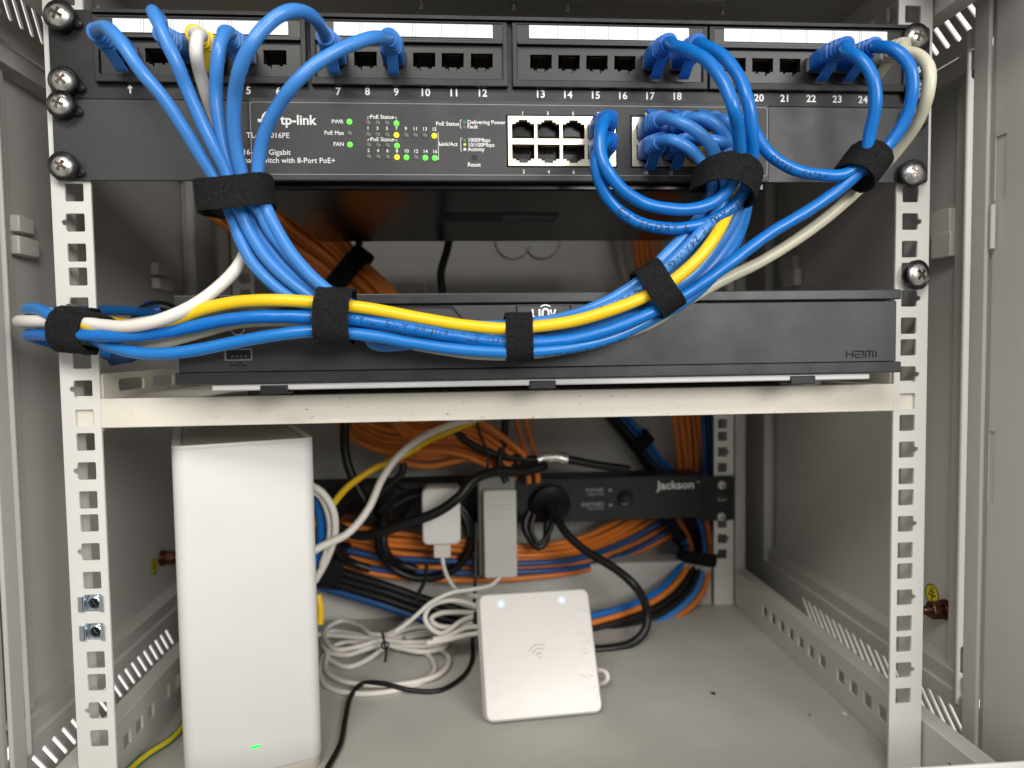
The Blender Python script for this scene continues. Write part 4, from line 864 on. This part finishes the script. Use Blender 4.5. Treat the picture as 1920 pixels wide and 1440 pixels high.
# black cord coil under the strip
cc = at(797, 1005, 262); C = []
for i in range(3 * 36 + 1):
    t = 2 * math.pi * i / 36; R2 = 41 + 2.2 * math.sin(t * .31) + i * .055; C.append(cc + Vector((R2 * math.cos(t), -3 + i * .11 + 2 * math.sin(t * 1.7), R2 * .93 * math.sin(t))))
meta(obj('power_cable', [tube(C, 3.6, 10)], BLC, None, smooth=80), 'black cord wound in a round coil below the power strip', 'cord')
single('thin black tie hanging from the round cord coil', [(800, 1060, 226), (796, 1090, 226), (786, 1110, 226), (780, 1130, 224)], 1.8, BLC)
single('short black cord loop hanging under the round mains plug, tied at the top', [(992, 960, 262), (984, 985, 258), (994, 1010, 256), (1010, 1026, 256), (1024, 1012, 258), (1026, 985, 260), (1034, 962, 264)], 3.8, BLC)
single('thin black loop end beside the tied cord loop under the mains plug', [(1002, 965, 256), (996, 992, 252), (1010, 1018, 250), (1030, 1000, 252), (1036, 978, 254)], 2.2, BLC)
single('white network cable rising from behind the tower router', [(560, 1050, 150), (600, 1026, 160), (652, 1000, 172), (690, 955, 180), (718, 895, 188), (752, 850, 196), (800, 816, 204), (860, 792, 214), (920, 780, 230)], 3.1, WHT, 'network_cable')
single('dull yellow network cable running beside the white one', [(560, 1010, 206), (612, 960, 208), (650, 915, 210), (700, 880, 214), (750, 858, 218), (800, 828, 222), (850, 806, 226), (890, 790, 232)], 2.9, YEL, 'network_cable')
for i, pts in enumerate(([(570, 920, 180), (596, 925, 180), (612, 950, 182), (620, 990, 184), (614, 1030, 184), (604, 1060, 184)], [(570, 905, 176), (600, 920, 176), (624, 955, 178), (628, 1000, 180), (612, 1050, 184), (590, 1090, 184)])):
    single(['white cable loop peeking past the tower router, inner', 'white cable loop peeking past the tower router, outer'][i], pts, 3.0, WHT, 'network_cable')
single('blue cable peeking between the white loops beside the tower router', [(590, 930, 196), (602, 970, 196), (602, 1020, 196), (590, 1060, 196)], 4.0, DB, 'network_cable')
single('short yellow cable end behind the tower router near the floor', [(596, 1115, 190), (601, 1140, 188), (600, 1170, 186)], 3.0, YEL, 'network_cable')
# rear straps
strap('black strap on the slanting orange bundle behind the recorder', 652, 512, 214, -40, 24, 11, 17, group='black straps on the rear cabling', seed=21)
strap('black strap on the small blue and black bundle above the power strip', 1202, 827, 334, -50, 11, 9, 14, group='black straps on the rear cabling', seed=22)
strap('black strap under the right end of the power strip', 1256, 984, 330, 35, 21, 13, 13, group='black straps on the rear cabling', seed=23)
strap('black strap at the bend of the right rear bundle', 1309, 1042, 300, 80, 19, 12, 13, group='black straps on the rear cabling', seed=24)
strap('black strap on the orange bundle right behind the tower router', 622, 1058, 262, -12, 20, 16, 26, group='black straps on the rear cabling', seed=25)
# ================================================================== POWER STRIP
YPD = 283.0
pd = thing('power_strip', 'black rack mounted power strip across the rear rails', 'power strip', (18, YPD, -138))
a, b = at(590, 912, YPD), at(1325, 970, YPD); zt, zb = -94.2, -137.6
obj('body', [box(-205, 209, YPD, YPD + 34, zb, zt)], BLK, pd, bevel=.8)
for s, x0_, x1_ in ((1, 210, 243.5), (-1, -243.5, -206)):
    obj('mounting_ear', [plate([rrect(x0_, x1_, -142.5, -97, 2), [(225.5 * s + (3.6 if math.cos(t) > 0 else -3.6) * .9 + 2.3 * math.cos(t) + (6.5 * s), -120.3 + 2.6 * math.sin(t)) for t in [2 * math.pi * k / 16 for k in range(16)]]], 2, facing(0, 287.6, 0), .3)], BLK, pd)
pw = [px_text('Jackson', 1302, 909, YPD - .05, 15, bold=.25, align='RIGHT', sx=1.12), px_text('TM', 1309, 904, YPD - .05, 3.5)]
obj('brand_lettering', pw, INK, pd, smooth=0)
pw2 = [px_text('POWER', 1132, 919, YPD - .05, 7, bold=.1, align='RIGHT'), px_text('INDICATOR', 1132, 926.5, YPD - .05, 4, bold=.05, align='RIGHT'), px_text('EARTHED', 1132, 945.5, YPD - .05, 7, bold=.1, align='RIGHT'), px_text('INDICATOR', 1132, 953, YPD - .05, 4, bold=.05, align='RIGHT')]
for q in pw2: obj('printed_lettering', q, INKD, pd, smooth=0)
for x, y in ((1144, 919), (1145, 947)):
    p = at(x, y, YPD); obj('indicator_lamp', cyl((p.x, YPD - .3, p.z), (p.x, YPD + .2, p.z), 1.5), INKD, pd)
p = at(1172, 934, YPD)
obj('reset_button', [lathe([(8.5, 0), (8.5, .8), (7.6, 1.4), (6.2, .6)], (p.x, YPD + .1, p.z), (0, -1, 0)), lathe([(4.2, 0), (4.2, 3.2), (3.4, 3.8)], (p.x, YPD, p.z), (0, -1, 0))], BLKP, pd)
for x in (640, 730, 828, 933, 1030):
    p = at(x, 941, YPD); obj('outlet', [plate([rrect(p.x - 19, p.x + 19, -135, -97, 5), ] , 1.5, facing(0, YPD - .9, 0), .3)], BLKP, pd)
for x, y in ((1352, 909), (1351, 968)):
    q = screw(x, y, 285.8, (0, 0), 'small round screw on the right ear of the power strip, ' + ('upper' if y < 940 else 'lower'), washer=False, r=4.3)
# mains plug on the strip
p = at(1030, 942, YPD - 1)
mp_ = thing('mains_plug', 'round black mains plug with cord curving down to the floor', 'plug', (p.x, YPD - 2, p.z))
obj('plug_body', [lathe([(19.5, 0), (20.0, 3), (19.5, 7), (15, 10), (9, 16), (7, 22)], (p.x, YPD - 2.5, p.z), (0.1, -1, -.2))], BLKP, mp_)
qs = P([(1033, 950, 262), (1043, 968, 250), (1062, 1000, 236), (1100, 1034, 224), (1150, 1064, 210), (1190, 1098, 198), (1212, 1142, 212), (1211, 1178, 208), (1188, 1204, 204), (1150, 1215, 200), (1100, 1218, 198), (1030, 1215, 196)])
obj('cord', [tube(spline(qs, 3), 3.9, 14)], BLC, mp_, smooth=80)
obj('strain_relief', [tube(spline(qs[:2] + [qs[2]], 2)[:8], 6.2, 14)], BLKP, mp_, smooth=80)
# second black plug, half hidden among the cords
for x_, y_, lb_ in ((735, 940, 'round black mains plug half hidden behind the white and yellow cables'), (650, 938, 'dark mains plug beside the tower router, behind the yellow cable')):
    p = at(x_, y_, YPD - 1); q_ = thing('mains_plug', lb_, 'plug', (p.x, YPD - 2, p.z))
    obj('plug_body', [lathe([(18.5, 0), (19.0, 3), (18.5, 8), (13, 14), (8, 22), (6, 28)], (p.x, YPD - 2.5, p.z), (-.1, -1, -.15))], BLKP, q_)
    obj('cord', [tube(spline([Vector((p.x - 2.5, YPD - 28, p.z - 4)), Vector((p.x - 4, YPD - 45, p.z - 12)), Vector((p.x - 2, YPD - 48, p.z - 34)), Vector((p.x + 8, YPD - 30, p.z - 52)), Vector((p.x + 24, YPD - 26, p.z - 60))], 3), 3.8, 12)], BLC, q_, smooth=80)
# white charger
ch = thing('usb_charger', 'white block charger with thin white cord plugged into the strip', 'charger', tuple(at(828, 1018, 230)))
a, b = at(791, 915, 238), at(864, 1017, 238)
obj('charger_body', plate([rrect(a.x, b.x, b.z, a.z, 5.5, 5)], 26, facing(0, 232, 0), 1.5), CHG, ch, smooth=50)
a, b = at(813, 1016, 238), at(845, 1046, 238)
obj('cord_plug', plate([rrect(a.x, b.x, b.z, a.z + 3, 1.5)], 8, facing(0, 238, 0), .8), WCOIL, ch, smooth=50)
obj('cord', [tube(spline(P([(829, 1040, 242), (832, 1062, 238), (840, 1084, 230), (856, 1106, 218), (875, 1114, 205), (900, 1120, 190), (930, 1130, 175)]), 2), 2.0, 10)], WCOIL, ch, smooth=80)
# grey adapter
ad = thing('power_adapter', 'tall grey power adapter with ribbed grip plugged into the strip', 'adapter', tuple(at(932, 1080, 228)))
a, b = at(896, 894, 236), at(968, 1080, 236)
obj('adapter_shell', plate([rrect(a.x, b.x, b.z, a.z, 3, 3)], 28, facing(0, 236, 0), 1.2), GADD, ad, smooth=50)
a2, b2 = at(906, 920, 228), at(970, 1082, 228)
obj('adapter_cover', [plate([rrect(a2.x, b2.x, b2.z, a2.z, 2, 3)], 9, facing(0, 227, 0), 1.0)], GADP, ad, smooth=50)
obj('grip_ribs', [box(a2.x + 5, b2.x - 5, 226.0, 227.5, z_ - .7, z_ + .7) for z_ in [at(930, y, 227).z for y in (948, 956, 964, 972)]], GADP, ad, bevel=.3)
single('thin grey wire from under the grey adapter across to the white coil', [(936, 1084, 226), (920, 1098, 214), (880, 1106, 200), (845, 1112, 194), (805, 1132, 190), (785, 1150, 188), (762, 1170, 188), (742, 1184, 186)], 1.8, WCOIL, 'network_cable')
# ================================================================== ROUTER TOWER
yaw = math.radians(21); cz, sz = math.cos(yaw), math.sin(yaw)
YR = 49.0; p = at(590, 819, YR); RT = Matrix.Translation((p.x - .5, YR, 0)) @ Matrix.Rotation(yaw, 4, 'Z')   # local: x from -W..0, y 0..D
W_, D_ = 80.0, 150; ztop = p.z - .3
rt = thing('tower_router', 'tall white tower router standing on the cabinet floor at left', 'router', tuple(RT @ Vector((-W_ / 2, D_ / 2, FLOOR))))
TZ = RT @ Matrix.Translation((0, 0, 0))
def slab(loops, z0, z1, bev=.6): return plate(loops, z1 - z0, RT @ Matrix.Translation((0, 0, z1)), bev)
obj('body', [slab([rrect(-W_, 0, 0, D_, 7, 8)], FLOOR + 7.5, ztop - 2.2, .6), slab([rrect(-W_, 0, 0, D_, 7, 8), rrect(-W_ + 5, -5, 2.4, D_ - 5, 3, 4)], ztop - 3, ztop, .5)], ROUT, rt, smooth=40)
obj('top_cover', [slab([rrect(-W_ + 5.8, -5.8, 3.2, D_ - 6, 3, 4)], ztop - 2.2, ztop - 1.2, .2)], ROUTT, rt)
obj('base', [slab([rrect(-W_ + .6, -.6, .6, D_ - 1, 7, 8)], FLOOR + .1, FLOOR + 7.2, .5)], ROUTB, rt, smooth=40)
p = at(481, 1408, 30)
lx = (RT.inverted() @ Vector((p.x, p.y, p.z))).x
obj('status_lamp', [plate([rrect(lx - 3, lx + 3, p.z - .7, p.z + .7, .6, 3)], .3, RT @ Matrix(((1, 0, 0, 0), (0, 0, -1, 0), (0, 1, 0, 0), (0, 0, 0, 1))) @ Matrix.Translation((0, 0, .2)))], LEDR, rt)
emb = RT @ Matrix(((1, 0, 0, 0), (0, 0, -1, 0), (0, 1, 0, 0), (0, 0, 0, 1)))
for rr_, nm in ((8.0, 'embossed_ring'), ):
    obj(nm, [tube([emb @ Vector((-W_ + 46 + rr_ * .9 * math.cos(t), -128 + rr_ * math.sin(t), .0)) for t in [math.radians(60 + 6 * k) for k in range(46)]], .10, 6)], ROUT, rt)
# ================================================================== WHITE SQUARE ACCESS POINT
b0, b1 = atz(908, 1361, FLOOR + .3), atz(1129, 1336, FLOOR + .3)
ex = (b1 - b0).normalized(); wA = (b1 - b0).length
tl, tr = at(893, 1124, 130), at(1102, 1103, 136)
mid_t = (tl + tr) / 2; mid_b = (b0 + b1) / 2; ey = (mid_t - mid_b); ey -= ex * ey.dot(ex) * 1.0; hA = ey.length; ey.normalize()
sk = (mid_t - mid_b).dot(ex) / hA
# small in-plane rotation so that it leans like in the photo
th_ = math.atan(sk); ex2 = ex * math.cos(th_) - ey * math.sin(th_); ey2 = ey * math.cos(th_) + ex * math.sin(th_); ez = ex2.cross(ey2).normalized()
if ez.y > 0: ez = -ez
T = Matrix(((ex2.x, ey2.x, ez.x, mid_b.x), (ex2.y, ey2.y, ez.y, mid_b.y), (ex2.z, ey2.z, ez.z, mid_b.z + 1.0), (0, 0, 0, 1)))
ac = thing('access_point', 'flat white square wireless unit leaning on the floor with two blue lamps', 'access point', tuple(mid_b))
h2 = hA; w2 = wA / 2 * .985
obj('front_cover', [plate([rrect(-w2, w2, 0, h2, 5.5, 6)], 4.5, T @ Matrix.Translation((0, 0, 5.5)), 1.4)], APM, ac, smooth=60)
obj('back_plate', [plate([rrect(-w2 - 1.0, w2 - 1, .3, h2 - .4, 5.5, 6)], 5, T @ Matrix.Translation((0, 0, .6)), 1.0)], APM, ac, smooth=60)
for fx in (-.30, .24):
    q = T @ Vector((fx * wA, h2 * .965 - 4.6, 5.5)); zz = T.to_3x3() @ Vector((0, 0, 1))
    lm = obj('lamp', [lathe([(1.3, 0), (1.1, .2), (.2, .3)], q, zz, 14)], LEDB, ac)
    obj('lamp_halo', [lathe([(3.4, -.3), (3.3, .04), (.2, .06)], q, zz, 20)], GLOW, lm)  # added glowing disc, the lamp's halo on the cover rather than a part
wf = []
for r_ in (3.0, 6.0, 9.0): wf.append(tube([T @ Vector((r_ * math.cos(t), h2 * .46 + r_ * math.sin(t), 5.45)) for t in [math.radians(60 + 7.5 * k) for k in range(13)]],   .45, 6))
wf.append(cyl(T @ Vector((0, h2 * .46, 5.3)), T @ Vector((0, h2 * .46, 5.9)), 1.0))
obj('embossed_wireless_symbol', wf, mat('symbol_grey', (0.43, 0.41, 0.38), .4), ac)
# crinkled protective film: soft creases
cr = []; rnd = random.Random(4)
for _ in range(16):
    e_ = rnd.random(); u = (w2 - rnd.uniform(1, 9)) * (1 if rnd.random() < .65 else -1); vv_ = rnd.uniform(2, h2 - 12); a_ = rnd.uniform(-1.2, .6); L_ = rnd.uniform(3, 9)
    cr.append(tube([T @ Vector((u + math.cos(a_) * L_ * k / 5 * (-1 if u > 0 else 1), vv_ + math.sin(a_) * L_ * k / 5 + .5 * math.sin(k), 5.42)) for k in range(6)], .22, 5))
obj('film_creases', cr, APM, ac)
single('short white cord end sticking out right of the square unit', [(1095, 1262, 132), (1120, 1256, 130), (1136, 1261, 126), (1139, 1272, 124), (1130, 1280, 126), (1112, 1282, 132)], 2.0, WCOIL, 'network_cable')
# ================================================================== WHITE COIL + FLOOR CORDS
Zf = FLOOR + 2.2
def fl(pts, dz=0): return [tuple(['w', *atz(x, y, Zf + (q[0] if q else dz))]) for x, y, *q in pts]
coil = [
    [(720, 1188, 12), (700, 1190, 12), (672, 1172, 12), (640, 1164, 12), (613, 1178, 11), (612, 1202, 9), (634, 1218, 8), (672, 1212, 8), (716, 1200, 10), (760, 1204, 10), (806, 1202, 9), (824, 1190, 9), (806, 1176, 9), (770, 1178, 10), (722, 1196, 10)],
    [(722, 1200, 8), (660, 1194, 8), (600, 1190, 8), (560, 1190, 8)],
    [(722, 1206, 6), (690, 1216, 5), (650, 1228, 4), (616, 1222, 4), (606, 1200, 5), (620, 1184, 6), (670, 1190, 7), (722, 1204, 7), (780, 1212, 6), (828, 1206, 5), (834, 1194, 5), (812, 1170, 6), (780, 1170, 7), (740, 1186, 8)],
    [(722, 1212, 4), (690, 1236, 2), (655, 1250, 1), (624, 1240, 1), (612, 1222, 2), (640, 1206, 4), (722, 1209, 6), (790, 1222, 4), (832, 1214, 3), (836, 1198, 3), (800, 1186, 5), (722, 1202, 7)],
    [(722, 1192, 12), (745, 1180, 12), (768, 1160, 13), (786, 1142, 14), (800, 1128, 15)],
    [(606, 1230, 0), (600, 1262, 0), (616, 1288, 0), (660, 1300, 0), (720, 1298, 0), (780, 1284, 0), (812, 1262, 0), (812, 1240, 0), (796, 1224, 1), (740, 1214, 3)],
    [(616, 1216, 2), (612, 1256, 2), (640, 1276, 2), (690, 1284, 2), (760, 1282, 2), (820, 1266, 2), (842, 1240, 2), (830, 1220, 2), (800, 1210, 3), (740, 1208, 5)],
    [(760, 1196, 9), (812, 1188, 6), (860, 1180, 4), (900, 1176, 3), (940, 1180, 2)],
    [(812, 1196, 6), (850, 1172, 6), (900, 1160, 6), (940, 1160, 4)],
]
tw = thing('coiled_cable', 'white thin network cable folded in loops and tied beside the tower router', 'cable', tuple(atz(722, 1210, FLOOR)))
raised = [[(905, 1142, 196), (868, 1128, 196), (832, 1127, 196), (806, 1138, 194), (797, 1156, 190), (804, 1174, 186), (828, 1188, 182), (846, 1178, 182), (870, 1162, 186), (910, 1152, 190)],
    [(910, 1150, 200), (862, 1148, 200), (826, 1150, 198), (808, 1160, 194), (818, 1172, 190), (850, 1176, 188), (880, 1168, 190), (912, 1158, 194)],
    [(905, 1186, 176), (868, 1192, 176), (836, 1200, 176), (800, 1206, 172)],
    [(905, 1174, 182), (872, 1178, 182), (842, 1192, 178), (812, 1200, 174)]]
for c in raised: obj('loop', [tube(spline(P(c), 2.5), 2.15, 12, wob=.01)], WCOIL, tw, smooth=80)
for i, c in enumerate(coil): obj('loop', [tube(spline(P(fl(c)), 2.5), 2.15, 12, wob=.01)], WCOIL, tw, smooth=80)
tk = P(fl([(716, 1184, 18), (719, 1196, 19), (722, 1210, 14), (724, 1226, 6), (722, 1240, 3)]))
obj('wire_tie', [tube(spline(tk, 1.5), 1.1, 8), tube([tk[2] + Vector((3 * math.cos(t * .5), 0, 3 * math.sin(t * .5))) for t in range(13)], .9, 8)], BLC, tw)
cable('power_cable', 'thin black cord curving over the cabinet floor toward the bottom edge', 'cord', None,
      [('w', *at(892, 1150, 178))] + fl([(886, 1200, 8), (885, 1238, 0), (864, 1272, 0), (822, 1295, 0), (770, 1294, 2), (715, 1281, 5), (680, 1282, 3), (660, 1302, 1), (648, 1345, 0), (638, 1395, 0), (612, 1445, 0), (590, 1500, 0), (540, 1570, 0), (470, 1610, 0), (400, 1600, 0)]), 1.9, BLC, n=12)
# green/yellow earth wire
ew = spline(P(fl([(200, 1490), (245, 1442), (275, 1416), (318, 1388), (338, 1368), (352, 1338), (372, 1310)], 0)), 2)
eo = thing('earth_wire', 'green and yellow striped earth wire on the floor at bottom left', 'wire', ew[len(ew) // 2])
obj('green_side', [tube(ew, 2.5, 12)], GRN, eo, smooth=80)
obj('yellow_stripe', [tube([p_ + Vector((.7, -1.0, .95)) for p_ in ew], 1.75, 10)], YELS, eo, smooth=80)
# debris on the floor
for i, (x, y, sx_, sy_, m_) in enumerate(((1583, 1337, 2.2, 1.2, WHT), (1338, 1299, 2.6, .5, BLKP), (1518, 1340, 1.4, .8, GRN))):
    p = atz(x, y, FLOOR + .5); o = obj('paint_chip', [cyl((p.x, p.y, FLOOR + .05), (p.x + .3, p.y, FLOOR + .9), sx_, sy_, 7)], m_)
    meta(o, ['white crumb on the floor beside the right depth beam', 'small dark flake on the bare cabinet floor', 'tiny green flake beside the white crumb'][i], 'debris')
